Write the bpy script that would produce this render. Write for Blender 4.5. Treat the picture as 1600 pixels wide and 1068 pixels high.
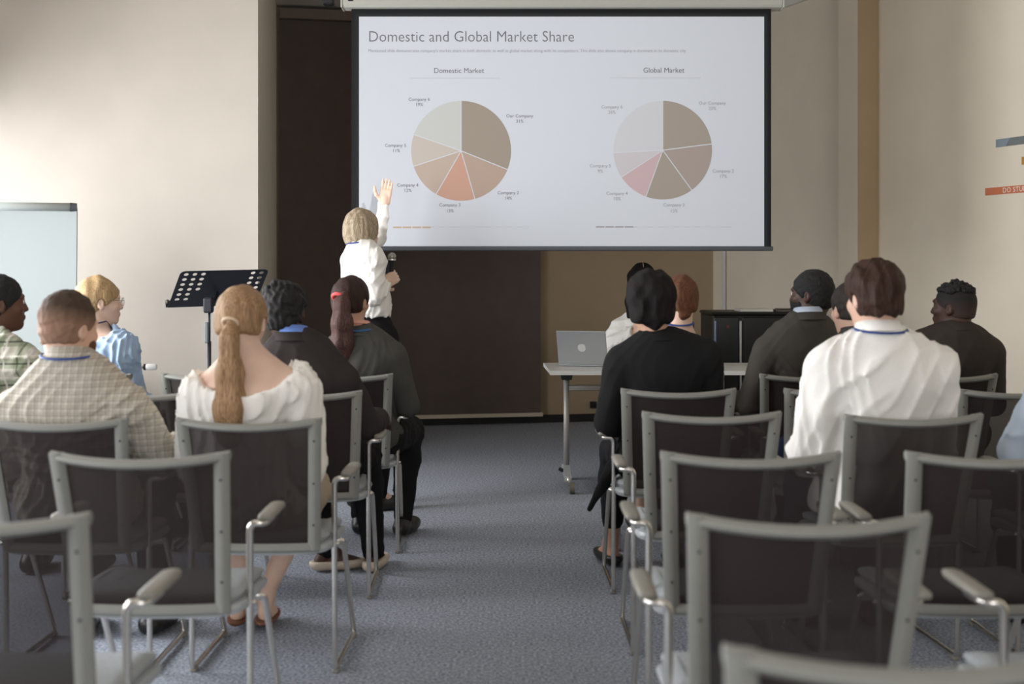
import bpy, math, random
import numpy as np
from mathutils import Vector, Matrix

for o in list(bpy.data.objects):
    bpy.data.objects.remove(o)
SC = bpy.context.scene
COL = SC.collection
rad = math.radians
F = 2000.0            # focal length in pixels of the 1600 px frame
H = 1.31              # eye height
HOR = 430.0           # horizon row


def wp(px, py, d):
    """photo pixel + depth -> world point (used once, to measure the room)"""
    return ((px - 800) * d / F, d, H - (py - HOR) * d / F)


# ------------------------------------------------------------------ camera
cam = bpy.data.cameras.new('camera')
cam.lens = 45.0
cam.sensor_width = 36.0
cam.shift_y = -104 / 1600
cam.dof.use_dof = True
cam.dof.focus_distance = 7.4
cam.dof.aperture_fstop = 2.8
cam.clip_start = 0.05
camo = bpy.data.objects.new('camera', cam)
COL.objects.link(camo)
camo.location = (0, 0, H)
camo.rotation_euler = (rad(90), 0, 0)
SC.camera = camo

# ------------------------------------------------------------------ world, light, exposure
w = bpy.data.worlds.new('world')
SC.world = w
w.use_nodes = True
w.node_tree.nodes['Background'].inputs[0].default_value = (0.75, 0.85, 1.0, 1)
w.node_tree.nodes['Background'].inputs[1].default_value = 0.25
SC.view_settings.view_transform = 'Standard'
SC.view_settings.look = 'None'
SC.view_settings.gamma = 1.0
SC.view_settings.use_curve_mapping = False
SC.view_settings.exposure = 0.0


def area(name, loc, size, energy, direction, color=(1, 1, 1), spread=180):
    l = bpy.data.lights.new(name, 'AREA')
    l.shape = 'RECTANGLE'
    l.size, l.size_y = size
    l.energy = energy
    l.color = color
    l.spread = rad(spread)
    o = bpy.data.objects.new(name, l)
    COL.objects.link(o)
    o.location = loc
    o.rotation_euler = Vector(direction).to_track_quat('-Z', 'Y').to_euler()
    return o


WX = -3.7             # window wall of the room, out of frame on the left
# daylight in the window openings (y0, y1, power)
WINDOWS = [(6.75, 7.95, 42), (4.2, 6.3, 188), (0.4, 2.8, 95), (-2.6, -0.4, 30)]
for (y0, y1, e) in WINDOWS:
    area('window_daylight', (WX - 0.04, (y0 + y1) / 2, 1.6), (y1 - y0, 1.7), e, (1, 0, -0.27), (0.95, 0.97, 1.0), 160)
# windows of the rear wall behind the camera
area('window_daylight', (1.5, -3.46, 1.75), (3.2, 1.5), 125, (0, 1, -0.05), (0.97, 0.98, 1.0))

# projector beam on the screen (projector hangs from the ceiling behind the camera's field)
PJ = Vector((0.30, 4.2, 2.75))
SCR_Y = 7.75
sp = bpy.data.lights.new('projector_beam', 'SPOT')
sp.energy = 290
sp.spot_size = rad(60)
sp.spot_blend = 0.0
sp.shadow_soft_size = 0.012
spo = bpy.data.objects.new('projector_beam', sp)
COL.objects.link(spo)
spo.location = PJ
spo.rotation_euler = (rad(90), 0, 0)
sp.use_nodes = True
nt = sp.node_tree
tc = nt.nodes.new('ShaderNodeTexCoord')
sx = nt.nodes.new('ShaderNodeSeparateXYZ')
nt.links.new(tc.outputs['Normal'], sx.inputs[0])


def nmath(nt, op, a, b=None):
    n = nt.nodes.new('ShaderNodeMath')
    n.operation = op
    for i, v in enumerate((a, b)):
        if v is None:
            continue
        if hasattr(v, 'is_output'):
            nt.links.new(v, n.inputs[i])
        else:
            n.inputs[i].default_value = v
    return n.outputs[0]


D_ = SCR_Y - PJ.y
nz = nmath(nt, 'ABSOLUTE', sx.outputs['Z'])
u_ = nmath(nt, 'DIVIDE', sx.outputs['X'], nz)
v_ = nmath(nt, 'DIVIDE', sx.outputs['Y'], nz)
bx0, bx1 = (-0.945 - PJ.x) / D_ , (1.545 - PJ.x) / D_
bz0, bz1 = (1.475 - PJ.z) / D_, (2.892 - PJ.z) / D_
m_ = nmath(nt, 'MULTIPLY', nmath(nt, 'GREATER_THAN', u_, bx0), nmath(nt, 'LESS_THAN', u_, bx1))
m_ = nmath(nt, 'MULTIPLY', m_, nmath(nt, 'GREATER_THAN', v_, bz0))
m_ = nmath(nt, 'MULTIPLY', m_, nmath(nt, 'LESS_THAN', v_, bz1))
em = [n for n in nt.nodes if n.type == 'EMISSION'][0]
nt.links.new(m_, em.inputs['Strength'])
em.inputs['Color'].default_value = (0.95, 0.97, 1.0, 1)


# ------------------------------------------------------------------ materials
def lin(c):
    if isinstance(c, str):
        c = tuple(int(c[i:i + 2], 16) for i in (0, 2, 4))
    return tuple(((v / 255) / 12.92 if v / 255 <= .04045 else ((v / 255 + .055) / 1.055) ** 2.4) for v in c)


MATS = {}


def mat(name, col, rough=0.6, metal=0.0, noise=0.0, nscale=20, bump=0.0, bscale=200, stretch=(1, 1, 1), spec=0.5, col2=None, sheen=0.0):
    if name in MATS:
        return MATS[name]
    m = bpy.data.materials.new(name)
    m.use_nodes = True
    nt = m.node_tree
    b = nt.nodes['Principled BSDF']
    c = lin(col)
    b.inputs['Base Color'].default_value = (*c, 1)
    b.inputs['Roughness'].default_value = rough
    b.inputs['Metallic'].default_value = metal
    b.inputs['Specular IOR Level'].default_value = spec
    if sheen:
        b.inputs['Sheen Weight'].default_value = sheen
    if noise or bump:
        tc = nt.nodes.new('ShaderNodeTexCoord')
        mp = nt.nodes.new('ShaderNodeMapping')
        mp.inputs['Scale'].default_value = stretch
        nt.links.new(tc.outputs['Object'], mp.inputs[0])
    if noise:
        n = nt.nodes.new('ShaderNodeTexNoise')
        n.inputs['Scale'].default_value = nscale
        n.inputs['Detail'].default_value = 4
        nt.links.new(mp.outputs[0], n.inputs['Vector'])
        r = nt.nodes.new('ShaderNodeValToRGB')
        r.color_ramp.elements[0].position = 0.3
        r.color_ramp.elements[1].position = 0.7
        c2 = lin(col2) if col2 else tuple(min(1, v * (1 + noise)) for v in c)
        c1 = tuple(v * (1 - noise) for v in c) if not col2 else c
        r.color_ramp.elements[0].color = (*c1, 1)
        r.color_ramp.elements[1].color = (*c2, 1)
        nt.links.new(n.outputs[0], r.inputs[0])
        nt.links.new(r.outputs[0], b.inputs['Base Color'])
    if bump:
        n2 = nt.nodes.new('ShaderNodeTexNoise')
        n2.inputs['Scale'].default_value = bscale
        n2.inputs['Detail'].default_value = 3
        nt.links.new(mp.outputs[0], n2.inputs['Vector'])
        bp = nt.nodes.new('ShaderNodeBump')
        bp.inputs['Strength'].default_value = bump
        bp.inputs['Distance'].default_value = 0.004
        nt.links.new(n2.outputs[0], bp.inputs['Height'])
        nt.links.new(bp.outputs[0], b.inputs['Normal'])
    MATS[name] = m
    return m


def see_through(name, col, alpha, rough=0.6, lines=0):
    m = bpy.data.materials.new(name)
    m.use_nodes = True
    nt = m.node_tree
    b = nt.nodes['Principled BSDF']
    b.inputs['Base Color'].default_value = (*lin(col), 1)
    b.inputs['Roughness'].default_value = rough
    b.inputs['Specular IOR Level'].default_value = 0.25
    t = nt.nodes.new('ShaderNodeBsdfTransparent')
    mx = nt.nodes.new('ShaderNodeMixShader')
    out = nt.nodes['Material Output']
    mx.inputs[0].default_value = alpha
    if lines:
        tc = nt.nodes.new('ShaderNodeTexCoord')
        wv = nt.nodes.new('ShaderNodeTexWave')
        wv.bands_direction = 'Z'
        wv.inputs['Scale'].default_value = lines
        nt.links.new(tc.outputs['Object'], wv.inputs['Vector'])
        mr = nt.nodes.new('ShaderNodeMapRange')
        mr.inputs['To Min'].default_value = alpha - 0.05
        mr.inputs['To Max'].default_value = alpha + 0.05
        nt.links.new(wv.outputs['Fac'], mr.inputs[0])
        nt.links.new(mr.outputs[0], mx.inputs[0])
    nt.links.new(t.outputs[0], mx.inputs[1])
    nt.links.new(b.outputs[0], mx.inputs[2])
    nt.links.new(mx.outputs[0], out.inputs[0])
    MATS[name] = m
    return m


def plaid(name, base, stripes, rough=0.85):
    """woven check: stripes = (axis, period, duty, phase, colour, strength)"""
    m = bpy.data.materials.new(name)
    m.use_nodes = True
    nt = m.node_tree
    b = nt.nodes['Principled BSDF']
    b.inputs['Roughness'].default_value = rough
    b.inputs['Specular IOR Level'].default_value = 0.2
    tc = nt.nodes.new('ShaderNodeTexCoord')
    sx = nt.nodes.new('ShaderNodeSeparateXYZ')
    nt.links.new(tc.outputs['Object'], sx.inputs[0])
    prev = None
    for (ax, per, duty, ph, col, st) in stripes:
        v = nmath(nt, 'ADD', sx.outputs[ax], ph + 10)
        v = nmath(nt, 'FRACT', nmath(nt, 'DIVIDE', v, per))
        v = nmath(nt, 'MULTIPLY', nmath(nt, 'LESS_THAN', v, duty), st)
        mx = nt.nodes.new('ShaderNodeMix')
        mx.data_type = 'RGBA'
        nt.links.new(v, mx.inputs[0])
        if prev is None:
            mx.inputs[6].default_value = (*lin(base), 1)
        else:
            nt.links.new(prev, mx.inputs[6])
        mx.inputs[7].default_value = (*lin(col), 1)
        prev = mx.outputs[2]
    nt.links.new(prev, b.inputs['Base Color'])
    MATS[name] = m
    return m


M_WALL = mat('cream_paint', (221, 212, 200), 0.8, noise=0.03, nscale=3, bump=0.04, bscale=120)
M_WALLR = mat('beige_paint', (234, 223, 203), 0.8, noise=0.03, nscale=3, bump=0.04, bscale=120)
M_WALLB = mat('tan_paint', (166, 147, 120), 0.8, noise=0.04, nscale=3)
M_CEIL = mat('ceiling_paint', (214, 206, 196), 0.85, noise=0.02, nscale=4)
M_FLOOR = mat('carpet', (94, 101, 114), 0.95, noise=0.5, nscale=95, bump=0.6, bscale=200, spec=0.1, col2=(188, 193, 203))
M_BASE = mat('black_baseboard', (28, 27, 28), 0.6)
M_BLIND = mat('dark_blind_fabric', (98, 87, 82), 0.85, noise=0.06, nscale=8, spec=0.2)
M_BAR = mat('cream_bar', (205, 192, 172), 0.5)
M_HEAD = mat('brown_headrail', (120, 105, 95), 0.7)
M_CASE = mat('casing_grey', (182, 182, 172), 0.5)
M_BLACK = mat('black_border', (20, 21, 23), 0.7, spec=0.3)
M_DARK = mat('black_plastic', (22, 22, 24), 0.45)
M_BARS = mat('screen_bar', (62, 65, 70), 0.4, metal=0.3)
M_SCREEN = mat('screen_fabric', (177, 180, 185), 0.9, spec=0.1)
M_CHROME = mat('chrome', (228, 224, 216), 0.24, metal=1.0)
M_STEEL = mat('brushed_steel', (178, 176, 172), 0.35, metal=0.9)
M_FRAME = mat('grey_chair_frame', (134, 134, 127), 0.55, noise=0.03, nscale=30)
M_SHELL = mat('pale_grey_shell', (170, 174, 176), 0.45)
M_CUSH = mat('grey_seat_fabric', (158, 162, 164), 0.9, noise=0.15, nscale=150, spec=0.2)
M_PAD = mat('armrest_grey', (136, 132, 122), 0.5)
M_MESH = see_through('chair_mesh', (48, 40, 38), 0.915, 0.7, lines=90)
M_WHITE = mat('table_white', (214, 214, 208), 0.35)
M_ALU = mat('laptop_aluminium', (182, 185, 188), 0.35, metal=0.55)
M_PAPER = mat('paper', (225, 222, 214), 0.8)
M_LAN = mat('lanyard_blue', (46, 70, 132), 0.6)
M_LANN = mat('lanyard_navy', (40, 44, 78), 0.6)


# ------------------------------------------------------------------ mesh helpers
def mesh_obj(name, V, Fc, m, parent=None, smooth=False):
    me = bpy.data.meshes.new(name)
    me.from_pydata([tuple(map(float, v)) for v in V], [], [tuple(map(int, f)) for f in Fc])
    if smooth:
        me.polygons.foreach_set('use_smooth', [True] * len(me.polygons))
    me.update()
    if m:
        me.materials.append(m)
    o = bpy.data.objects.new(name, me)
    COL.objects.link(o)
    o.parent = parent
    return o


def tag(o, label=None, cat=None, group=None, kind=None):
    if label:
        o['label'] = label
    if cat:
        o['category'] = cat
    if group:
        o['group'] = group
    if kind:
        o['kind'] = kind
    return o


def thing(name, label, cat, loc=(0, 0, 0), rz=0.0, group=None):
    o = bpy.data.objects.new(name, None)
    COL.objects.link(o)
    o.location = loc
    o.rotation_euler = (0, 0, rz)
    o.empty_display_size = 0.1
    return tag(o, label, cat, group)


class MB:
    def __init__(s):
        s.V, s.F = [], []

    def poly(s, verts, faces):
        n = len(s.V)
        s.V += [tuple(v) for v in verts]
        s.F += [tuple(n + i for i in f) for f in faces]
        return s

    def box(s, lo, hi, bev=0.0, mtx=None):
        x0, y0, z0 = lo
        x1, y1, z1 = hi
        b = min(bev, (x1 - x0) / 2.01, (y1 - y0) / 2.01, (z1 - z0) / 2.01)
        if b <= 0:
            v = [(x, y, z) for z in (z0, z1) for y in (y0, y1) for x in (x0, x1)]
            f = [(0, 2, 3, 1), (4, 5, 7, 6), (0, 1, 5, 4), (2, 6, 7, 3), (0, 4, 6, 2), (1, 3, 7, 5)]
        else:
            v, f = [], []
            # chamfered box: 24 verts
            idx = {}
            for sx_ in (0, 1):
                for sy_ in (0, 1):
                    for sz_ in (0, 1):
                        X = (x0, x1)[sx_]; Y = (y0, y1)[sy_]; Z = (z0, z1)[sz_]
                        dx = b if sx_ == 0 else -b
                        dy = b if sy_ == 0 else -b
                        dz = b if sz_ == 0 else -b
                        idx[(sx_, sy_, sz_, 0)] = len(v); v.append((X, Y + dy, Z + dz))
                        idx[(sx_, sy_, sz_, 1)] = len(v); v.append((X + dx, Y, Z + dz))
                        idx[(sx_, sy_, sz_, 2)] = len(v); v.append((X + dx, Y + dy, Z))
            g = lambda a, bb, c, k: idx[(a, bb, c, k)]
            f.append((g(0, 0, 0, 0), g(0, 0, 1, 0), g(0, 1, 1, 0), g(0, 1, 0, 0)))
            f.append((g(1, 0, 0, 0), g(1, 1, 0, 0), g(1, 1, 1, 0), g(1, 0, 1, 0)))
            f.append((g(0, 0, 0, 1), g(1, 0, 0, 1), g(1, 0, 1, 1), g(0, 0, 1, 1)))
            f.append((g(0, 1, 0, 1), g(0, 1, 1, 1), g(1, 1, 1, 1), g(1, 1, 0, 1)))
            f.append((g(0, 0, 0, 2), g(0, 1, 0, 2), g(1, 1, 0, 2), g(1, 0, 0, 2)))
            f.append((g(0, 0, 1, 2), g(1, 0, 1, 2), g(1, 1, 1, 2), g(0, 1, 1, 2)))
            for a in (0, 1):
                for c in (0, 1):
                    f.append((g(a, c, 0, 0), g(a, c, 0, 1), g(a, c, 1, 1), g(a, c, 1, 0)))
                    f.append((g(a, 0, c, 0), g(a, 0, c, 2), g(a, 1, c, 2), g(a, 1, c, 0)))
                    f.append((g(0, a, c, 1), g(0, a, c, 2), g(1, a, c, 2), g(1, a, c, 1)))
                    for e in (0, 1):
                        f.append((g(a, c, e, 0), g(a, c, e, 1), g(a, c, e, 2)))
        if mtx is not None:
            v = [tuple(mtx @ Vector(p)) for p in v]
        return s.poly(v, f)

    def prism(s, pts, axis_vec):
        """extrude a polygon (3d points, planar) by axis_vec"""
        n = len(pts)
        a = Vector(axis_vec)
        v = [tuple(p) for p in pts] + [tuple(Vector(p) + a) for p in pts]
        f = [tuple(range(n))[::-1], tuple(range(n, 2 * n))] + [(i, (i + 1) % n, n + (i + 1) % n, n + i) for i in range(n)]
        return s.poly(v, f)

    def tube(s, pts, r, seg=8, fillet=0.0, closed=False, flat=1.0, up=None):
        P = [Vector(p) for p in pts]
        if fillet > 0 and len(P) > 2:
            Q = [P[0]]
            for i in range(1, len(P) - 1):
                a, b, c = P[i - 1], P[i], P[i + 1]
                f1 = min(fillet, (a - b).length * 0.45)
                f2 = min(fillet, (c - b).length * 0.45)
                p0 = b + (a - b).normalized() * f1
                p2 = b + (c - b).normalized() * f2
                for k in range(6):
                    t = k / 5
                    Q.append(p0 * (1 - t) ** 2 + b * 2 * t * (1 - t) + p2 * t * t)
            Q.append(P[-1])
            P = Q
        n = len(P)
        R = r if isinstance(r, (list, tuple)) else [r] * n
        if len(R) != n:
            R = list(np.interp(np.linspace(0, 1, n), np.linspace(0, 1, len(R)), R))
        V = []
        nrm = None
        for i in range(n):
            if closed:
                t = (P[(i + 1) % n] - P[i - 1]).normalized()
            else:
                t = (P[min(i + 1, n - 1)] - P[max(i - 1, 0)]).normalized()
            if nrm is None:
                ref = Vector(up) if up else (Vector((0, 0, 1)) if abs(t.z) < 0.9 else Vector((1, 0, 0)))
                nrm = (ref - t * ref.dot(t)).normalized()
            else:
                nrm = (nrm - t * nrm.dot(t)).normalized()
            bn = t.cross(nrm)
            for k in range(seg):
                a = 2 * math.pi * k / seg
                V.append(P[i] + nrm * (math.cos(a) * R[i]) + bn * (math.sin(a) * R[i] * flat))
        Fc = []
        rng = range(n) if closed else range(n - 1)
        for i in rng:
            j = (i + 1) % n
            for k in range(seg):
                l = (k + 1) % seg
                Fc.append((i * seg + k, i * seg + l, j * seg + l, j * seg + k))
        if not closed:
            Fc.append(tuple(range(seg))[::-1])
            Fc.append(tuple((n - 1) * seg + k for k in range(seg)))
        return s.poly(V, Fc)

    def cyl(s, a, b, r, seg=16, r2=None):
        return s.tube([a, b], [r, r if r2 is None else r2], seg)

    def ball(s, c, r, nu=12, nv=8):
        rr = r if isinstance(r, (tuple, list)) else (r, r, r)
        V = [(c[0], c[1], c[2] + rr[2])]
        for i in range(1, nv):
            th = math.pi * i / nv
            for k in range(nu):
                a = 2 * math.pi * k / nu
                V.append((c[0] + rr[0] * math.sin(th) * math.cos(a), c[1] + rr[1] * math.sin(th) * math.sin(a), c[2] + rr[2] * math.cos(th)))
        V.append((c[0], c[1], c[2] - rr[2]))
        Fc = []
        for k in range(nu):
            Fc.append((0, 1 + k, 1 + (k + 1) % nu))
            Fc.append((len(V) - 1, 1 + (nv - 2) * nu + (k + 1) % nu, 1 + (nv - 2) * nu + k))
        for i in range(nv - 2):
            for k in range(nu):
                Fc.append((1 + i * nu + k, 1 + (i + 1) * nu + k, 1 + (i + 1) * nu + (k + 1) % nu, 1 + i * nu + (k + 1) % nu))
        return s.poly(V, Fc)

    def grid(s, fn, nu, nv):
        V = [fn(i / nu, j / nv) for j in range(nv + 1) for i in range(nu + 1)]
        Fc = [(j * (nu + 1) + i, j * (nu + 1) + i + 1, (j + 1) * (nu + 1) + i + 1, (j + 1) * (nu + 1) + i) for j in range(nv) for i in range(nu)]
        return s.poly(V, Fc)

    def build(s, name, m, parent=None, smooth=False):
        return mesh_obj(name, s.V, s.F, m, parent, smooth)


def smooth_auto(o, ang=35):
    me = o.data
    me.polygons.foreach_set('use_smooth', [True] * len(me.polygons))
    try:
        me.set_sharp_from_angle(angle=rad(ang))
    except Exception:
        pass
    return o


# ------------------------------------------------------------------ the room
CZ = 3.60
# plan points (x, y)
BL = (-2.01, 10.95)                     # back wall, left end
BRC = (1.84, 11.71)                     # back wall, right corner
LC = (-1.667, 8.40)                     # free corner of the left front wall
LF = (WX, 8.40 + 0.16 * (WX + 1.667))   # left front wall meets the window wall
RS = -0.4


def wall_r(y):
    return (1.84 - RS * (11.71 - y), y)


def wall_seg(mb, a, b, z0, z1, th):
    """vertical slab on the segment a-b, thickness to the left-hand side th"""
    A, B = Vector((*a, 0)), Vector((*b, 0))
    d = (B - A).normalized()
    n = Vector((-d.y, d.x, 0)) * th
    mb.prism([(A.x, A.y, z0), (B.x, B.y, z0), (B.x + n.x, B.y + n.y, z0), (A.x + n.x, A.y + n.y, z0)], (0, 0, z1 - z0))


def struct(name, mb, m, **k):
    o = mb.build(name, m, **k)
    tag(o, kind='structure')
    return o


fl = struct('floor', MB().box((-4.2, -3.8, -0.1), (7.8, 12.4, 0)), M_FLOOR)
tag(fl, 'blue grey carpet floor of the conference room', 'floor')
ce = struct('ceiling', MB().box((-4.2, -3.8, CZ), (7.8, 12.4, CZ + 0.1)), M_CEIL)
tag(ce, 'plain light ceiling above the screen', 'ceiling')
mb = MB()
wall_seg(mb, LC, LF, 0, CZ, -0.12)
wl = struct('wall_left', mb, M_WALL)
tag(wl, 'bright cream wall behind the flip chart and music stand', 'wall')
mb = MB()
wall_seg(mb, BL, (LC[0], LC[1]), 0, CZ, -0.12)
wr_ = struct('wall_return', mb, mat('cream_paint_lightened', (236, 229, 214), 0.8, noise=0.03, nscale=3))  # same cream paint, lightened in colour to stand in for missing light
tag(wr_, 'narrow cream wall end between cream wall and dark blind', 'wall')
mb = MB()
wall_seg(mb, BL, BRC, 0, CZ, 0.12)
wb = struct('wall_back', mb, M_WALLB)
tag(wb, 'tan back wall behind the laptop table', 'wall')
mb = MB()
wall_seg(mb, BRC, wall_r(2.0), 0, CZ, 0.12)
wr = struct('wall_right', mb, M_WALLR)
tag(wr, 'beige right wall with coloured strips', 'wall')
mb = MB()
wall_seg(mb, wall_r(2.0), (wall_r(2.0)[0], -3.5), 0, CZ, 0.12)
struct('wall_side', mb, M_WALLR)
# column on the right wall
cb = MB().prism([(2.72, 9.51, 0), (2.55, 9.44, 0), (2.463, 9.658, 0), (2.633, 9.728, 0)], (0, 0, CZ))
co = struct('trim_1', cb, M_WALLR)
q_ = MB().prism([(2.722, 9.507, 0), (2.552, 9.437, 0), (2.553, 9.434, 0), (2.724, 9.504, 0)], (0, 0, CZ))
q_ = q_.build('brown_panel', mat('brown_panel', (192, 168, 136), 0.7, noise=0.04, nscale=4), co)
tag(co, 'shallow beige wall column right of the screen', 'column')
# cornice on the right wall
mb = MB()
a, b = wall_r(11.6), wall_r(4.0)
n_ = Vector((-1, -0.4, 0)).normalized() * 0.03
mb.prism([(a[0], a[1], 3.53), (b[0], b[1], 3.53), (b[0] + n_.x, b[1] + n_.y, 3.53), (a[0] + n_.x, a[1] + n_.y, 3.53)], (0, 0, 0.07))
o = struct('trim_2', mb, mat('cornice_white', (225, 224, 218), 0.7))
tag(o, 'white cornice along the top of the right wall', 'cornice')
# window wall with openings
mb = MB()
ys = [-3.5] + [v for wd in sorted(WINDOWS) for v in wd[:2]] + [8.2]
for i in range(0, len(ys), 2):
    mb.box((WX - 0.25, ys[i], 0), (WX, ys[i + 1], CZ))
for (y0, y1, e) in WINDOWS:
    mb.box((WX - 0.25, y0, 0), (WX, y1, 0.72))
    mb.box((WX - 0.25, y0, 2.48), (WX, y1, CZ))
struct('wall_window', mb, M_WALL)
for k, (y0, y1, e) in enumerate(WINDOWS):
    mb = MB()
    t = 0.05
    xa, xb = WX - 0.2, WX - 0.13
    mb.box((xa, y0, 0.72), (xb, y0 + t, 2.48)).box((xa, y1 - t, 0.72), (xb, y1, 2.48))
    mb.box((xa, y0, 0.72), (xb, y1, 0.72 + t)).box((xa, y0, 2.48 - t), (xb, y1, 2.48))
    mb.box((xa, (y0 + y1) / 2 - t / 2, 0.72), (xb, (y0 + y1) / 2 + t / 2, 2.48))
    struct('window_%d' % (k + 1), mb, M_PAPER)
mb = MB().box((WX, -3.62, 0), (7.0, -3.5, CZ))
struct('wall_rear', mb, M_WALL)
# black baseboard of the back wall
mb = MB()
A, B = Vector((*BL, 0)), Vector((*BRC, 0))
dv = (B - A).normalized()
nv = Vector((dv.y, -dv.x, 0))
q = [A, B, B + nv * 0.012, A + nv * 0.012]
mb.prism([tuple(p) for p in q], (0, 0, 0.07))
o = struct('baseboard_back', mb, M_BASE)


def bw(px, off=0.0):
    """plan point on the back wall seen at column px, off metres in front of it"""
    k = (px - 800) / F
    s = (B.y - A.y) / (B.x - A.x)
    # y = A.y + s*(k*y - A.x)
    y = (A.y - s * A.x) / (1 - s * k)
    p = Vector((k * y, y, 0)) + nv * off
    return p


# dark roller blind on the back wall
r = thing('roller_blind', 'huge dark brown roller blind covering the wall behind the presenter', 'blind')
p0, p1 = A + dv * 0.02 + nv * 0.09, bw(841, 0.09)
mb = MB()
mb.prism([tuple(p0 + Vector((0, 0, .1))), tuple(p1 + Vector((0, 0, .1))), tuple(p1 + nv * .006 + Vector((0, 0, .1))), tuple(p0 + nv * .006 + Vector((0, 0, .1)))], (0, 0, 3.38))
mb.build('fabric', M_BLIND, r)
mb = MB()
z0 = 0.068
mb.prism([tuple(p0 - nv * .012 + Vector((0, 0, z0))), tuple(p1 + dv * .02 - nv * .012 + Vector((0, 0, z0))), tuple(p1 + dv * .02 + nv * .018 + Vector((0, 0, z0))), tuple(p0 + nv * .018 + Vector((0, 0, z0)))], (0, 0, 0.032))
mb.build('bottom_bar', M_BAR, r)
mb = MB()
mb.prism([tuple(p0 - nv * .05 + Vector((0, 0, 3.485))), tuple(p1 + dv * .05 - nv * .05 + Vector((0, 0, 3.485))), tuple(p1 + dv * .05 + nv * .06 + Vector((0, 0, 3.485))), tuple(p0 + nv * .06 + Vector((0, 0, 3.485)))], (0, 0, 0.085))
mb.build('head_rail', M_HEAD, r)

# conduit on the right wall
yy = 11.5
p = wall_r(11.50)
o = MB().tube([(p[0] - 0.02, p[1] - 0.01, 0.3), (p[0] - 0.02, p[1] - 0.01, 3.5)], 0.016, 10).build('cable_conduit', mat('conduit_white', (215, 215, 215), 0.5), None, True)
tag(o, 'thin white vertical conduit in the room corner above the black cabinet', 'conduit')

# coloured strips with lettering on the right wall
rd = Vector((0.4, -1, 0)).normalized()     # along the wall towards the viewer
rn = Vector((-1, -0.4, 0)).normalized()


def right_wall_point(px, py):
    k = (px - 800) / F
    y = (1.84 + 0.4 * 11.71) / (k + 0.4)
    return Vector((k * y, y, H - (py - HOR) * y / F))


def strip(px, py, length, h, m, label, name='wall_strip', m2=None):
    p = right_wall_point(px, py) + rn * 0.004
    mb = MB()
    mb.prism([tuple(p), tuple(p + rd * length), tuple(p + rd * length + Vector((0, 0, -h))), tuple(p + Vector((0, 0, -h)))], tuple(-rn * 0.003))
    o = mb.build(name, m)
    tag(o, label, 'sign')
    return o, p


GREY = mat('strip_grey', (118, 124, 124), 0.7)
OR_ = mat('strip_orange', (206, 120, 84), 0.7)
YEL = mat('strip_ochre', (190, 140, 60), 0.7)
MUS = mat('strip_blue_grey', (138, 150, 160), 0.7)
o, p = strip(1557, 218, 1.3, 0.052, GREY, 'grey slanted strip high on the right wall')
mb = MB().prism([tuple(p + rn * .002), tuple(p + rd * .13 + rn * .002), tuple(p + rd * .09 + rn * .002 + Vector((0, 0, -.052))), tuple(p + rn * .002 + Vector((0, 0, -.052)))], tuple(-rn * .001))
mb.build('light_end', MUS, o)
strip(1597, 245, 0.9, 0.05, YEL, 'ochre strip at the right edge between grey and orange strips')
OS, OP = strip(1540, 294, 1.3, 0.048, OR_, 'orange strip with white lettering on the right wall')


def text_mesh(name, body, size, m, parent, align='LEFT', extrude=0.0004, offset=0.0, space=1.0, mtx=None):
    cu = bpy.data.curves.new(name, 'FONT')
    cu.body = body
    cu.size = size
    cu.align_x = align
    cu.extrude = extrude
    cu.offset = offset
    cu.space_character = space
    cu.resolution_u = 3
    t = bpy.data.objects.new('tmp', cu)
    COL.objects.link(t)
    dg = bpy.context.evaluated_depsgraph_get()
    me = bpy.data.meshes.new_from_object(t.evaluated_get(dg))
    bpy.data.objects.remove(t)
    me.name = name
    me.materials.clear()
    me.materials.append(m)
    o = bpy.data.objects.new(name, me)
    COL.objects.link(o)
    if mtx is not None:
        me.transform(mtx)
    o.parent = parent
    return o


M_LET = mat('lettering_white', (240, 232, 222), 0.7)
mx = Matrix((( rd.x, 0, -rn.x, 0), (rd.y, 0, -rn.y, 0), (0, 1, 0, 0), (0, 0, 0, 1)))
q = OP + rd * 0.16 + rn * 0.0015 + Vector((0, 0, -0.039))
mx = Matrix(((rd.x, 0, rn.x, q.x), (rd.y, 0, rn.y, q.y), (rd.z, 1, rn.z, q.z), (0, 0, 0, 1)))
text_mesh('lettering', 'DO STUFF', 0.046, M_LET, OS, mtx=mx, space=1.1)

# ------------------------------------------------------------------ projection screen
SX0, SX1 = (561 - 800) * SCR_Y / F, (1194 - 800) * SCR_Y / F
SZ1, SZ0 = H + (430 - 26) * SCR_Y / F, H + (430 - 384.5) * SCR_Y / F
scr = thing('projection_screen', 'pull-down projection screen showing two pie charts', 'screen', (0, SCR_Y, 0))
mb = MB().box((SX0, 0, SZ0), (SX1, 0.003, SZ1))
mb.build('screen_surface', M_SCREEN, scr)
bl, br = (549 - 800) * SCR_Y / F, (1205 - 800) * SCR_Y / F
ZT = H + (430 - 14) * SCR_Y / F
mb = MB().box((bl, 0.0005, SZ0 - .002), (SX0, 0.0035, ZT)).box((SX1, 0.0005, SZ0 - .002), (br, 0.0035, ZT)).box((SX0, 0.0005, SZ1), (SX1, 0.0035, ZT))
mb.build('black_border', M_BLACK, scr)
MB().box((bl, -0.012, SZ0 - 0.028), (br + 0.01, 0.018, SZ0), 0.004).build('bottom_bar', M_BARS, scr)
cs = MB().box((-1.025, -0.06, ZT), (1.635, 0.07, ZT + 0.13), 0.012).build('casing', M_CASE, scr)
MB().box((-0.985, -0.062, ZT + 0.035), (-0.955, -0.058, ZT + 0.048)).build('socket', M_BLACK, cs)
MB().box((-1.03, -0.062, ZT - 0.002), (-1.018, 0.072, ZT + 0.132), 0.004).build('end_cap', M_CASE, cs)
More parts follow.
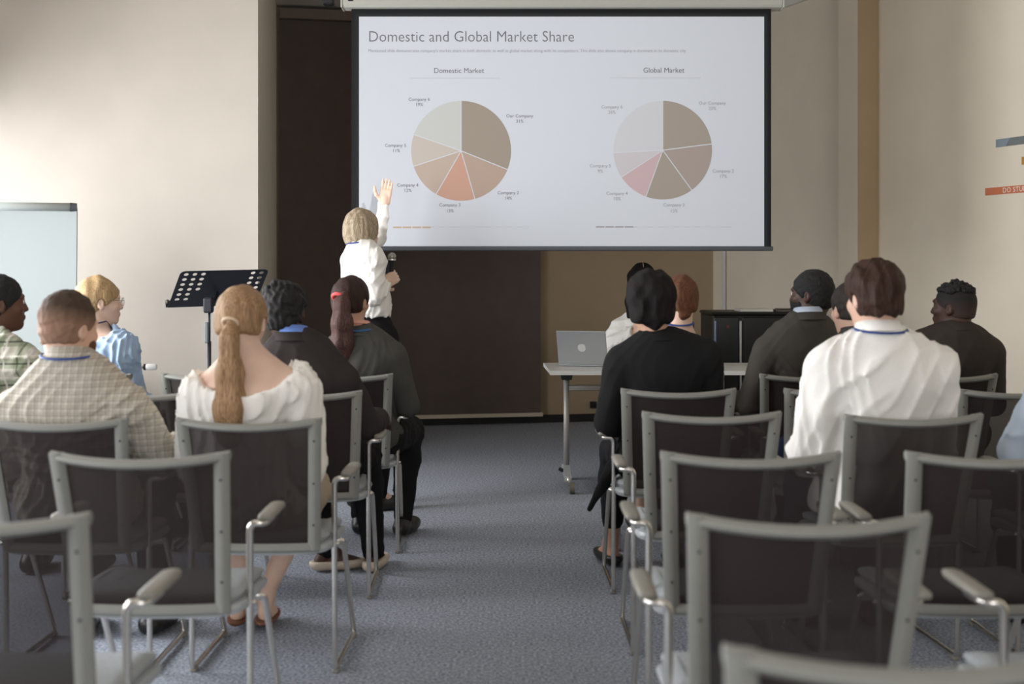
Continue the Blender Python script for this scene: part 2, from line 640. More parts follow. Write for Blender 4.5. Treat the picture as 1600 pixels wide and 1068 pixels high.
MB().box((1.628, -0.062, ZT - 0.002), (1.64, 0.072, ZT + 0.132), 0.004).build('end_cap', M_CASE, cs)
for xx in (-0.8, 1.4):
    MB().tube([(xx, 0, ZT + 0.12), (xx, 0, CZ)], 0.008, 8).build('hanger_rod', M_STEEL, scr)


def sxy(px, py):
    return ((px - 800) * SCR_Y / F, H + (430 - py) * SCR_Y / F)


INK = mat('slide_ink', (100, 100, 104), 0.9, spec=0.1)
INK2 = mat('slide_ink_pale', (132, 133, 138), 0.9, spec=0.1)
LINE = mat('slide_rule', (160, 162, 167), 0.9, spec=0.1)
PX = SCR_Y / F


def stext(body, px, base, sizepx, m=INK, align='LEFT', offset=0.0, space=1.0, fitpx=None, name='slide_lettering'):
    x, z = sxy(px, base)
    mx = Matrix(((1, 0, 0, x), (0, 0, -1, -0.0006), (0, 1, 0, z), (0, 0, 0, 1)))
    o = text_mesh(name, body, sizepx * PX, m, scr, align, 0.0003, offset, space)
    if fitpx:
        xs_ = [v.co.x for v in o.data.vertices]
        wd = max(xs_) - min(xs_)
        o.data.transform(Matrix.Diagonal((fitpx * PX / wd, 1, 1, 1)))
    o.data.transform(mx)
    return o


stext('Domestic and Global Market Share', 575, 65, 24, INK, offset=-0.0006, fitpx=320, name='slide_lettering')
stext("Mentioned slide demonstrates company's market share in both domestic as well as global market along with its competitors. This slide also shows company is dominant in its domestic city", 575, 81.5, 7, INK2, fitpx=496, offset=-0.0002)
stext('Domestic Market', 717, 114, 11.5, INK, 'CENTER', fitpx=78)
stext('Global Market', 1037, 113.5, 11.5, INK, 'CENTER', fitpx=64)
for (t, x, y) in [('Company 6', 655, 158), ('19%', 655, 165), ('Our Company', 812, 184), ('31%', 812, 191), ('Company 5', 618, 230), ('11%', 619, 237), ('Company 4', 637, 292), ('12%', 637, 299),
                  ('Company 3', 703, 323), ('13%', 703, 331), ('Company 2', 794, 304), ('14%', 794, 311),
                  ('Company 6', 956, 170), ('26%', 956, 177), ('Our Company', 1113, 164), ('23%', 1113, 171), ('Company 5', 938, 262), ('9%', 938, 269), ('Company 4', 964, 305), ('10%', 964, 312),
                  ('Company 3', 1053, 323), ('15%', 1053, 331), ('Company 2', 1130, 270), ('17%', 1130, 277)]:
    stext(t, x, y - (0.6 if '%' not in t else -0.6), 7.2, INK if x < 900 else INK2, 'CENTER')


def srect(x0, y0, x1, y1, m, name):
    a, b_ = sxy(x0, y1), sxy(x1, y0)
    MB().box((a[0], -0.0007, a[1]), (b_[0], -0.0003, b_[1])).build(name, m, scr)


srect(640, 121.6, 782, 122.4, LINE, 'rule_line')
srect(953, 121.2, 1095, 122.0, LINE, 'rule_line')
srect(674, 354.2, 826, 355.0, LINE, 'rule_line')
srect(990, 354.0, 1143, 354.8, LINE, 'rule_line')
TICK = mat('slide_tick', (166, 146, 126), 0.9)
TICK2 = mat('slide_tick_grey', (136, 134, 132), 0.9)
for k in range(4):
    srect(614 + k * 15.2, 353.6, 627.5 + k * 15.2, 356.4, TICK, 'tick_bar')
    srect(931 + k * 15, 353.2, 944.5 + k * 15, 355.4, TICK2, 'tick_bar')


def pie(cx, cy, r, cuts, cols):
    c0 = sxy(cx, cy)
    e = bpy.data.objects.new('pie_chart', None)
    COL.objects.link(e)
    e.parent = scr
    R_ = r * PX
    for k in range(len(cols)):
        a0, a1 = cuts[k], cuts[k + 1]
        mid = rad((a0 + a1) / 2)
        g = 0.0028
        ox, oz = math.sin(mid) * g / max(0.3, math.sin(rad((a1 - a0) / 2))), math.cos(mid) * g / max(0.3, math.sin(rad((a1 - a0) / 2)))
        n = 24
        pts = [(c0[0] + ox, -0.0003, c0[1] + oz)]
        d0 = math.degrees(g / R_)
        for i in range(n + 1):
            t = rad(a0 + d0 + (a1 - a0 - 2 * d0) * i / n)
            pts.append((c0[0] + R_ * math.sin(t), -0.0003, c0[1] + R_ * math.cos(t)))
        MB().prism(pts, (0, -0.0003, 0)).build('pie_slice', cols[k], e)


def pm(n, c):
    return mat('pie_' + n, tuple(v * 0.79 for v in c), 0.9, spec=0.1)


pie(720.5, 235.5, 78, [0, 112, 164, 210, 252, 289, 360],
    [pm('taupe', (170, 157, 143)), pm('rosy', (192, 169, 152)), pm('terracotta', (212, 168, 148)), pm('sand', (202, 183, 167)), pm('pale_sand', (210, 199, 187)), pm('pale_sage', (212, 212, 207))])
pie(1035.5, 234.5, 77, [0, 82.7, 144, 200, 237, 267, 360],
    [pm('taupe_b', (174, 163, 150)), pm('rose_taupe', (178, 164, 156)), pm('taupe_c', (176, 164, 151)), pm('pink', (214, 186, 188)), pm('pale_mauve', (215, 209, 211)), pm('pale_grey', (219, 219, 222))])

# black bracket and cable beside the casing, hanging from the ceiling
r = thing('ceiling_bracket', 'small black bracket with cable beside the screen casing', 'bracket', (-1.10, 7.75, 0))
MB().box((-0.045, -0.04, 2.945), (0.02, 0.04, 3.0), 0.006).build('clamp', M_DARK, r)
MB().tube([(0, 0, 2.99), (0, 0, CZ)], 0.012, 8).build('rod', M_DARK, r)
MB().tube([(0.015, 0, 2.96), (0.035, 0, 2.94), (0.055, 0, 2.932), (0.075, 0, 2.95), (0.08, 0, 3.02)], 0.003, 6, fillet=0.01).build('cable', M_DARK, r)


# ------------------------------------------------------------------ conference chairs
def make_chair(name):
    root = thing(name, 'x', 'chair')
    ZB, ZTOP = 0.43, 0.865

    def bk(u, v, off=0.0):
        """backrest surface: u -1..1 across, v 0..1 up"""
        wdt = (0.405 + 0.05 * v)
        x = u * wdt / 2
        z = ZB + (ZTOP - ZB) * v - 0.016 * (1 - u * u) * v
        y = -0.185 - 0.115 * v - 0.055 * (1 - u * u) * (0.4 + 0.6 * v) + 0.0 + off
        return Vector((x, y, z))

    fr = MB()

    def rail(path_fn, wvec_fn, n, hw, ht):
        V = []
        for i in range(n + 1):
            p = path_fn(i / n)
            wv = wvec_fn(i / n)
            t = Vector((0, 1, 0.0))
            c = 0.35
            for (a, b_) in ((-1, -c), (-c, -1), (c, -1), (1, -c), (1, c), (c, 1), (-c, 1), (-1, c)):
                V.append(p + wv * (hw * a) + t * (ht * b_))
        Fc = []
        m = 8
        for i in range(n):
            for k in range(m):
                l = (k + 1) % m
                Fc.append((i * m + k, i * m + l, (i + 1) * m + l, (i + 1) * m + k))
        Fc.append(tuple(range(m))[::-1])
        Fc.append(tuple(n * m + k for k in range(m)))
        fr.poly(V, Fc)

    rail(lambda t: bk(-1 + 2 * t, 0.975), lambda t: Vector((0, 0, 1)), 14, 0.0125, 0.016)
    rail(lambda t: bk(-1 + 2 * t, 0.02), lambda t: Vector((0, 0, 1)), 14, 0.015, 0.013)
    for s in (-1, 1):
        rail(lambda t: bk(s * 0.915, t), lambda t: Vector((1, 0, 0)), 8, 0.0195, 0.016)
    fo = smooth_auto(fr.build('back_frame', M_FRAME, root), 40)
    sm = None
    for s in (-1, 1):
        for v in (0.2, 0.52, 0.84):
            p = bk(s * 0.915, v)
            o = MB().cyl((p.x, p.y - 0.0175, p.z), (p.x, p.y - 0.015, p.z), 0.0034, 10).build('screw', M_DARK, fo)
    mp = MB().grid(lambda a, b_: bk(-0.9 + 1.8 * a, 0.03 + 0.93 * b_, 0.004), 14, 10).build('mesh_panel', M_MESH, root, True)

    # seat: rounded-rectangle pad with waterfall front
    def seat_pt(a, b_, z, grow):
        x = (a * 2 - 1)
        y = (b_ * 2 - 1)
        X = x * (0.222 + grow) * (1 - 0.05 * max(0, y) ** 4)
        Y = 0.035 + y * (0.222 + grow) * (1 - 0.05 * abs(x) ** 4)
        zz = z - 0.03 * max(0, y) ** 3 + 0.006 * (abs(x) ** 2)
        return X, Y, zz

    def slab(z0, z1, grow, nm, m):
        q = MB()
        N = 12
        ring = []
        for k in range(48):
            a = 2 * math.pi * k / 48
            c, s_ = math.cos(a), math.sin(a)
            e = 0.28
            ring.append((0.5 + 0.5 * math.copysign(abs(c) ** e, c), 0.5 + 0.5 * math.copysign(abs(s_) ** e, s_)))
        prof = [(z0, -0.03), (z0 + 0.004, -0.006), ((z0 + z1) / 2, 0.0), (z1 - 0.008, -0.004), (z1, -0.03)]
        V = []
        for (z, g) in prof:
            for (a, b_) in ring:
                V.append(seat_pt(a, b_, z, grow + g))
        m_ = len(ring)
        Fc = [(i * m_ + k, i * m_ + (k + 1) % m_, (i + 1) * m_ + (k + 1) % m_, (i + 1) * m_ + k) for i in range(len(prof) - 1) for k in range(m_)]
        Fc.append(tuple(range(m_))[::-1])
        Fc.append(tuple((len(prof) - 1) * m_ + k for k in range(m_)))
        q.poly(V, Fc)
        return smooth_auto(q.build(nm, m, root), 50)

    slab(0.408, 0.445, 0.012, 'seat_shell', M_SHELL)
    slab(0.44, 0.474, 0.002, 'seat_cushion', M_CUSH)
    for s in (-1, 1):
        xo = s * 0.240
        t = MB().tube([(s * 0.278, 0.0, 0.645), (s * 0.278, -0.098, 0.645), (s * 0.236, -0.10, 0.645), (s * 0.236, -0.085, 0.014), (s * 0.236, 0.36, 0.014), (s * 0.236, 0.10, 0.405), (s * 0.19, 0.09, 0.40)], 0.0095, 10, fillet=0.024)
        sf = t.build('side_frame', M_CHROME, root, True)
        for yy_ in (-0.06, 0.34):
            MB().box((xo - s * 0.004 - 0.012, yy_ - 0.02, 0.0), (xo - s * 0.004 + 0.012, yy_ + 0.02, 0.014), 0.004).build('foot_glide', M_PAD, sf)
        MB().cyl((s * 0.252, -0.094, 0.43), (s * 0.19, -0.094, 0.43), 0.008, 10).build('bolt', M_CHROME, sf, True)
        pd = MB()
        prof = []
        n = 10
        V = []
        secs = [(-0.110, 0.012, 0.005), (-0.105, 0.02, 0.009), (0.0, 0.022, 0.010), (0.085, 0.021, 0.010), (0.105, 0.017, 0.008), (0.112, 0.008, 0.004)]
        for (yy_, hw, hh) in secs:
            for k in range(n):
                a = 2 * math.pi * k / n
                c, s_ = math.cos(a), math.sin(a)
                V.append((s * 0.278 + hw * math.copysign(abs(c) ** 0.6, c), yy_, 0.661 + hh * math.copysign(abs(s_) ** 0.6, s_)))
        Fc = [(i * n + k, i * n + (k + 1) % n, (i + 1) * n + (k + 1) % n, (i + 1) * n + k) for i in range(len(secs) - 1) for k in range(n)]
        Fc += [tuple(range(n))[::-1], tuple((len(secs) - 1) * n + k for k in range(n))]
        pd.poly(V, Fc)
        pd.build('armrest', M_PAD, root, True)
    MB().tube([(-0.236, 0.11, 0.39), (0.236, 0.11, 0.39)], 0.007, 8).build('cross_tube', M_CHROME, root, True)
    return root


def copy_tree(o, parent=None):
    c = o.copy()
    COL.objects.link(c)
    c.parent = parent
    for ch in o.children:
        copy_tree(ch, c)
    return c


CHAIR0 = make_chair('conference_chair')
FIRST = [True]


def chair(px_c, d_top, label, yaw=0.0, y_flip=False):
    """px_c: column of the top rail's centre, d_top: depth of the top rail"""
    if FIRST[0]:
        c = CHAIR0
        FIRST[0] = False
    else:
        c = copy_tree(CHAIR0)
    X = (px_c - 800) * d_top / F
    a = rad(yaw)
    off = Vector((-math.sin(a), math.cos(a))) * 0.30
    c.location = (X + off.x, d_top + off.y, 0)
    c.rotation_euler = (0, 0, a)
    tag(c, label, 'chair', 'grey mesh-back conference chairs in rows')
    return c


def cpx(edge, d, side):
    return edge + side * 0.228 * F / d


# right block
chair(1060, 5.05, 'mesh-back chair occupied by the person in the black jacket', yaw=1)
chair(cpx(1003, 4.19, 1), 4.19, 'empty mesh-back chair directly behind the black-jacketed person')
chair(cpx(1032, 3.24, 1), 3.24, 'empty mesh-back chair on the right aisle, third from the front')
chair(cpx(1072, 2.40, 1), 2.40, 'large empty mesh-back chair in the right foreground, its whole back in view')
chair(cpx(1130, 1.54, 1), 1.54, 'nearest chair, only its top rail showing at the bottom edge')
chair(1427, 4.12, 'mesh-back chair occupied by the man in the white shirt', yaw=4)
chair(cpx(1415, 3.24, 1), 3.24, 'empty mesh-back chair behind the white-shirted man, cut by right edge')
chair(cpx(1640, 2.40, 1), 2.40, 'chair mostly outside the right edge, pale armrest and seat corner showing')
chair(cpx(1187, 5.80, 1), 5.80, 'mesh-back chair occupied by the bearded man in the charcoal jacket')
chair(cpx(1225, 5.05, 1), 5.05, 'chair half hidden left of the white-shirted man, seating a dark-haired man')
chair(cpx(1560, 5.80, -1), 5.80, 'chair occupied by the man with curly hair on top', yaw=4)
chair(1588, 5.02, 'empty chair between the curly-haired man and the pale blue sleeve', yaw=-3)
chair(1745, 4.15, 'chair at the right edge under the person in pale blue')
chair(cpx(975, 5.80, 1), 5.85, 'chair hidden behind the black jacket, seating the auburn-haired woman')
# left block
chair(cpx(360, 3.24, -1), 3.24, 'empty mesh-back chair in the left foreground, whole back in view')
chair(cpx(141, 2.40, -1), 2.40, 'nearest chair on the left, cut by the left edge')
chair(cpx(200, 4.0, -1), 4.0, 'mesh-back chair occupied by the man in the checked shirt')
chair(cpx(503, 4.0, -1), 4.0, 'mesh-back chair occupied by the woman in the white blouse', yaw=-1)
chair(cpx(566, 4.95, -1), 4.95, 'aisle chair occupied by the person with blue collar under a dark jacket', yaw=2)
chair(cpx(614, 5.80, -1), 5.80, 'aisle chair occupied by the woman with the coral hair tie', yaw=2)
chair(224, 4.95, 'empty chair seen between the checked shirt and the white blouse')
chair(cpx(252, 5.85, 1), 5.85, 'empty chair corner seen left of the white blouse near the wall')
chair(130, 5.82, 'chair hidden under the blonde woman in light blue', yaw=-6)
chair(-26, 4.95, 'chair under the man in green plaid at the left edge')
ch = chair(1008, 9.5, 'chair behind the laptop table, seating the woman facing the room')
ch.location = ((1005 - 800) * 8.75 / F, 8.80, 0)
ch.rotation_euler = (0, 0, math.pi)

# ------------------------------------------------------------------ laptop table
r = thing('folding_table', 'white wheeled folding table carrying the laptop', 'table', (0, 0, 0))
TZ = 0.74
pts = [(0.229, 7.63, TZ - 0.024), (1.39, 7.63, TZ - 0.024), (1.545, 8.35, TZ - 0.024), (0.205, 8.35, TZ - 0.024)]
MB().prism(pts, (0, 0, 0.024)).build('table_top', M_WHITE, r)
for (lx, sgn) in ((0.338, 1), (1.30, -1)):
    lg = MB().tube([(lx, 7.95, 0.10), (lx, 7.95, 0.665)], 0.018, 16, flat=1.2).build('leg', mat('table_leg_grey', (182, 180, 174), 0.45, metal=0.35), r, True)
    MB().prism([(lx - 0.042, 7.90, 0.716), (lx + 0.042, 7.90, 0.716), (lx + 0.03, 7.90, 0.665), (lx - 0.03, 7.90, 0.665)], (0, 0.1, 0)).build('top_bracket', M_DARK, lg)
    fb = MB().prism([(lx - 0.02, 7.68, 0.075), (lx - 0.02, 8.22, 0.075), (lx - 0.02, 8.20, 0.1), (lx - 0.02, 8.0, 0.135), (lx - 0.02, 7.9, 0.135), (lx - 0.02, 7.70, 0.1)], (0.04, 0, 0)).build('foot_bar', M_SHELL, r)
    for yy_ in (7.68, 8.22):
        cx = lx + 0.0
        cw = MB().tube([(cx, yy_, 0.1), (cx, yy_, 0.07), (cx + 0.012, yy_, 0.05)], 0.008, 8).build('caster_stem', M_CHROME, fb, True)
        MB().tube([(cx + 0.008, yy_, 0.034), (cx + 0.038, yy_, 0.034)], [0.034, 0.034], 20).build('caster_wheel', mat('caster_grey', (112, 106, 92), 0.5), fb)
    MB().tube([(lx - 0.045, 7.94, 0.112), (lx - 0.02, 7.93, 0.10)], 0.012, 10).build('brake_lever', M_DARK, fb)
MB().box((0.35, 7.94, 0.595), (1.29, 7.965, 0.63), 0.004).build('cross_bar', M_STEEL, r)

# laptop
r = thing('laptop', 'open silver laptop seen from behind on the white table', 'laptop', (0.445, 8.0, TZ), rad(-17))
MB().box((-0.158, 0.0, 0.002), (0.158, 0.22, 0.016), 0.005).build('base', M_ALU, r)
kb = MB().box((-0.14, 0.05, 0.0162), (0.14, 0.13, 0.0175))
kb.build('keyboard', M_DARK, r)
tl = rad(17)
mx = Matrix.Translation((0, 0.004, 0.014)) @ Matrix.Rotation(tl, 4, 'X')
lid = smooth_auto(MB().box((-0.158, -0.008, 0), (0.158, 0.0, 0.222), 0.003, mx).build('lid', M_ALU, r), 30)
MB().box((-0.15, 0.0002, 0.008), (0.15, 0.001, 0.214), 0, mx).build('display', M_BLACK, lid)
lp = []
for k in range(40):      # rounded fruit-shaped emblem with a bite on one side
    a = 2 * math.pi * k / 40
    rr = 0.026 * (1 - 0.10 * max(0, math.sin(a)) ** 16)
    x, z = rr * math.cos(a), rr * math.sin(a)
    dx, dz = x - 0.034, z - 0.004
    dd = math.hypot(dx, dz)
    if dd < 0.012:
        x, z = 0.034 + dx / dd * 0.012, 0.004 + dz / dd * 0.012
    lp.append(mx @ Vector((x, -0.0082, 0.113 + z)))
q = MB().prism([tuple(p) for p in lp], tuple((mx.to_3x3() @ Vector((0, -0.0006, 0)))))
q.build('emblem', mat('emblem_pale', (216, 217, 214), 0.3), lid)

# tall black equipment cabinet and papers on it
r = thing('equipment_cabinet', 'black equipment cabinet standing behind the table by the right wall', 'cabinet', (1.39, 8.9, 0))
CH = 1.055
MB().box((0.01, 0.02, 0.06), (0.74, 0.6, CH - 0.02), 0.01).build('body', M_DARK, r)
MB().box((0, 0, CH - 0.025), (0.75, 0.62, CH), 0.012).build('top_panel', mat('cabinet_black', (26, 25, 24), 0.5), r)
MB().box((0.015, 0.0, 0.08), (0.19, 0.022, CH - 0.035), 0.006).build('side_door', mat('cabinet_gloss', (16, 16, 17), 0.25), r)
dr = MB().box((0.212, 0.0, 0.08), (0.735, 0.022, CH - 0.035), 0.006).build('door', mat('cabinet_gloss', (16, 16, 17), 0.25), r)
MB().box((0.192, -0.004, 0.08), (0.208, 0.02, CH - 0.06), 0.003).build('corner_profile', M_STEEL, r)
MB().box((0.018, -0.004, 0.1), (0.03, 0.02, CH - 0.06), 0.003).build('edge_profile', mat('profile_blue_grey', (120, 140, 170), 0.3, metal=0.6), r)
MB().cyl((0.11, -0.01, CH - 0.1), (0.11, 0.004, CH - 0.1), 0.01, 12).build('lock', mat('lock_red', (110, 50, 40), 0.5), r)
for xx in (0.06, 0.69):
    for yy_ in (0.06, 0.55):
        MB().cyl((xx, yy_, 0), (xx, yy_, 0.06), 0.025, 12).build('foot', M_DARK, r)
o = MB().box((1.60, 8.96, CH), (1.83, 9.22, CH + 0.018), 0.004).build('paper_stack', M_PAPER)
tag(o, 'small stack of white papers lying on the black cabinet', 'paper')
o = MB().box((1.85, 8.95, CH), (2.06, 9.2, CH + 0.014), 0.003).build('flat_device', mat('device_brown', (92, 82, 74), 0.5))
tag(o, 'flat dark grey device next to the papers on the cabinet', 'device')
MB().box((1.88, 8.99, CH + 0.014), (2.03, 9.16, CH + 0.02), 0.002).build('keypad', M_DARK, o)

# small black socket with a cable on the back wall under the table
p = bw(927, 0.0)
r = thing('wall_socket', 'small black cable socket low on the tan back wall', 'socket', (p.x, p.y, 0.12))
MB().box((-0.03, -0.03, 0), (0.03, -0.002, 0.06), 0.006).build('plate', M_DARK, r)
MB().tube([(-0.01, -0.03, 0.03), (-0.03, -0.07, 0.03), (0.02, -0.08, 0.01), (0.05, -0.05, 0.03), (0.01, -0.03, 0.05)], 0.005, 6, fillet=0.02).build('cable', M_DARK, r)

# ------------------------------------------------------------------ flip chart
r = thing('flip_chart', 'white flip chart board with grey top bar at the left edge', 'easel', (-2.85, 7.30, 0), rad(14))
t = rad(-5)
mx = Matrix.Translation((0, 0, 1.70)) @ Matrix.Rotation(t, 4, 'X')
MB().box((-0.36, -0.02, -1.02), (0.355, 0.0, 0.0), 0.004, mx).build('board', mat('board_white', (172, 180, 179), 0.35), r)
MB().tube([mx @ Vector((-0.36, -0.02, 0.0)), mx @ Vector((0.315, -0.02, 0.0))], 0.024, 16).build('top_bar', mat('bar_grey', (176, 182, 178), 0.4), r, True)
for (a, b_) in ((0.315, 0.352), (-0.39, -0.358)):
    MB().tube([mx @ Vector((a, -0.02, 0.0)), mx @ Vector((b_, -0.02, 0.0))], [0.026, 0.023], 16).build('end_cap', mat('cap_dark', (62, 64, 66), 0.5), r)
MB().box((-0.34, -0.08, -1.05), (0.34, -0.0, -1.02), 0.004, mx).build('pen_tray', M_SHELL, r)
for (a, b_) in (((-0.25, 0.02, 1.6), (-0.36, -0.25, 0)), ((0.25, 0.02, 1.6), (0.36, -0.25, 0)), ((0, 0.03, 1.6), (0, 0.62, 0))):
    MB().tube([a, b_], 0.012, 10).build('leg', M_STEEL, r, True)

# ------------------------------------------------------------------ music stand
MSX, MSY = (327 - 800) * 7.0 / F, 7.0
r = thing('music_stand', 'black perforated music stand in front of the cream wall', 'music stand', (MSX, MSY, 0))
O_ = Vector((-1.91 - MSX, 0.1, 1.132))
U_ = Vector((0.45, 0.16, 0.012))
V_ = Vector((0.107, -0.13, 0.2))
UL, VL = U_.length, V_.length
cu = bpy.data.curves.new('desk', 'CURVE')
cu.dimensions = '2D'
cu.fill_mode = 'BOTH'
cu.extrude = 0.0012


def spl(pts):
    s = cu.splines.new('POLY')
    s.points.add(len(pts) - 1)
    for p_, q_ in zip(s.points, pts):
        p_.co = (q_[0], q_[1], 0, 1)
    s.use_cyclic_u = True


cr = 0.025
rr = []
for (cx, cy, a0) in ((UL - cr, VL - cr, 0), (cr, VL - cr, 90)):
    for k in range(7):
        a = rad(a0 + 15 * k)
        rr.append((cx + cr * math.cos(a), cy + cr * math.sin(a)))
rr += [(0, 0), (UL, 0)]
spl(rr)


def hole(cx, cy):
    spl([(cx + 0.0125 * math.cos(2 * math.pi * k / 14), cy + 0.0105 * math.sin(2 * math.pi * k / 14)) for k in range(14)])


for row in range(6):
    cy = VL * (0.91 - row * 0.138)
    for c in range(3 if row < 4 else 2):
        hole(0.035 + c * 0.046, cy)
    for c in range(2):
        hole(UL - 0.035 - c * 0.046, cy)
t_ = bpy.data.objects.new('tmp', cu)
COL.objects.link(t_)
me = bpy.data.meshes.new_from_object(t_.evaluated_get(bpy.context.evaluated_depsgraph_get()))
bpy.data.objects.remove(t_)
un, vn = U_.normalized(), V_.normalized()
vn = (vn - un * vn.dot(un)).normalized() if False else vn
nn = un.cross(vn).normalized()
me.transform(Matrix(((un.x, vn.x, nn.x, O_.x), (un.y, vn.y, nn.y, O_.y), (un.z, vn.z, nn.z, O_.z), (0, 0, 0, 1))))
me.name = 'desk'
M_STAND = mat('stand_black', (24, 26, 34), 0.45)
me.materials.clear()
me.materials.append(M_STAND)
dk = bpy.data.objects.new('desk', me)
COL.objects.link(dk)
dk.parent = r
# backing bracket behind the middle holes (towards the viewer side the dark plate is closed)
mid = O_ + U_ * 0.52 + V_ * 0.55
q = MB()
b0 = O_ + U_ * 0.40 + V_ * 0.32 - nn * 0.004
q.prism([tuple(b0), tuple(b0 + U_ * 0.26), tuple(b0 + U_ * 0.26 + V_ * 0.6), tuple(b0 + V_ * 0.6)], tuple(-nn * 0.004))
q.build('back_plate', M_STAND, r)
q = MB().prism([tuple(O_ - U_ * 0.02), tuple(O_ + U_), tuple(O_ + U_ + nn * -0.055), tuple(O_ - U_ * 0.02 + nn * -0.055)], (0, 0, 0.003))
q.build('ledge', M_STAND, r)
MB().ball(tuple(O_ + U_ * 0.0 - nn * 0.02 + Vector((0, 0, 0.018))), (0.012, 0.012, 0.014)).build('ledge_knob', mat('knob_dark', (70, 64, 58), 0.4), r, True)
pc = O_ + U_ * 0.5 + V_ * 0.4
MB().tube([(0, 0, 0.12), (0, 0, 0.95)], 0.011, 12).build('outer_tube', M_STAND, r, True)
MB().tube([(0, 0, 0.9), (0, 0, 1.13)], 0.007, 10).build('inner_tube', M_STAND, r, True)
MB().box((-0.024, -0.02, 0.94), (0.0, 0.02, 1.055), 0.006).build('grip', mat('grip_grey', (110, 114, 114), 0.5), r)
MB().tube([(0, 0, 1.11), tuple(pc + nn * 0.012)], 0.012, 10).build('tilt_arm', M_STAND, r, True)
MB().box((-0.028, -0.03, 1.105), (0.022, 0.02, 1.19), 0.008).build('tilt_clamp', M_STAND, r)
for k in range(3):
    a = rad(90 + 120 * k)
    MB().tube([(0, 0, 0.32), (0.28 * math.cos(a), 0.28 * math.sin(a), 0.012)], 0.009, 8).build('leg', M_STAND, r, True)

# radiator with its thermostat valve low on the cream wall
p = wp(228, 572, 8.15)
r = thing('wall_radiator', 'white panel radiator with thermostat knob low on the cream wall', 'radiator', (p[0], p[1] - 0.06, 0))
MB().box((-1.0, -0.03, 0.12), (-0.06, 0.05, 0.70), 0.012).build('panel', M_PAPER, r)
for k in range(14):
    MB().box((-0.97 + k * 0.065, -0.036, 0.16), (-0.935 + k * 0.065, -0.028, 0.66), 0.003).build('fin', M_PAPER, r)
MB().tube([(-0.07, 0, p[2]), (0.02, 0, p[2])], 0.01, 10).build('pipe', M_CHROME, r, True)
MB().tube([(0.005, 0, p[2]), (0.018, 0, p[2])], 0.02, 16).build('valve_ring', M_DARK, r)
MB().tube([(0.018, 0, p[2]), (0.03, 0, p[2]), (0.08, 0, p[2]), (0.086, 0, p[2])], [0.018, 0.021, 0.02, 0.015], 16).build('thermostat_knob', mat('knob_white', (238, 236, 232), 0.4), r, True)

# ------------------------------------------------------------------ people: implicit surfaces -> meshes
F32 = np.float32


def axis(lo, hi, base, fine=()):
    out = [lo]
    x = lo
    while x < hi:
        h = base
        for (a, b_, f_) in fine:
            if a <= x + 1e-6 < b_:
                h = min(h, f_)
        x += h
        out.append(x)
    return np.array(out, F32)


def rotm(yaw=0, pitch=0, roll=0):
    """yaw about z (left positive), pitch about x (up positive), roll about y; degrees"""
    return np.array(Matrix.Rotation(rad(yaw), 3, 'Z') @ Matrix.Rotation(rad(pitch), 3, 'X') @ Matrix.Rotation(rad(roll), 3, 'Y'))


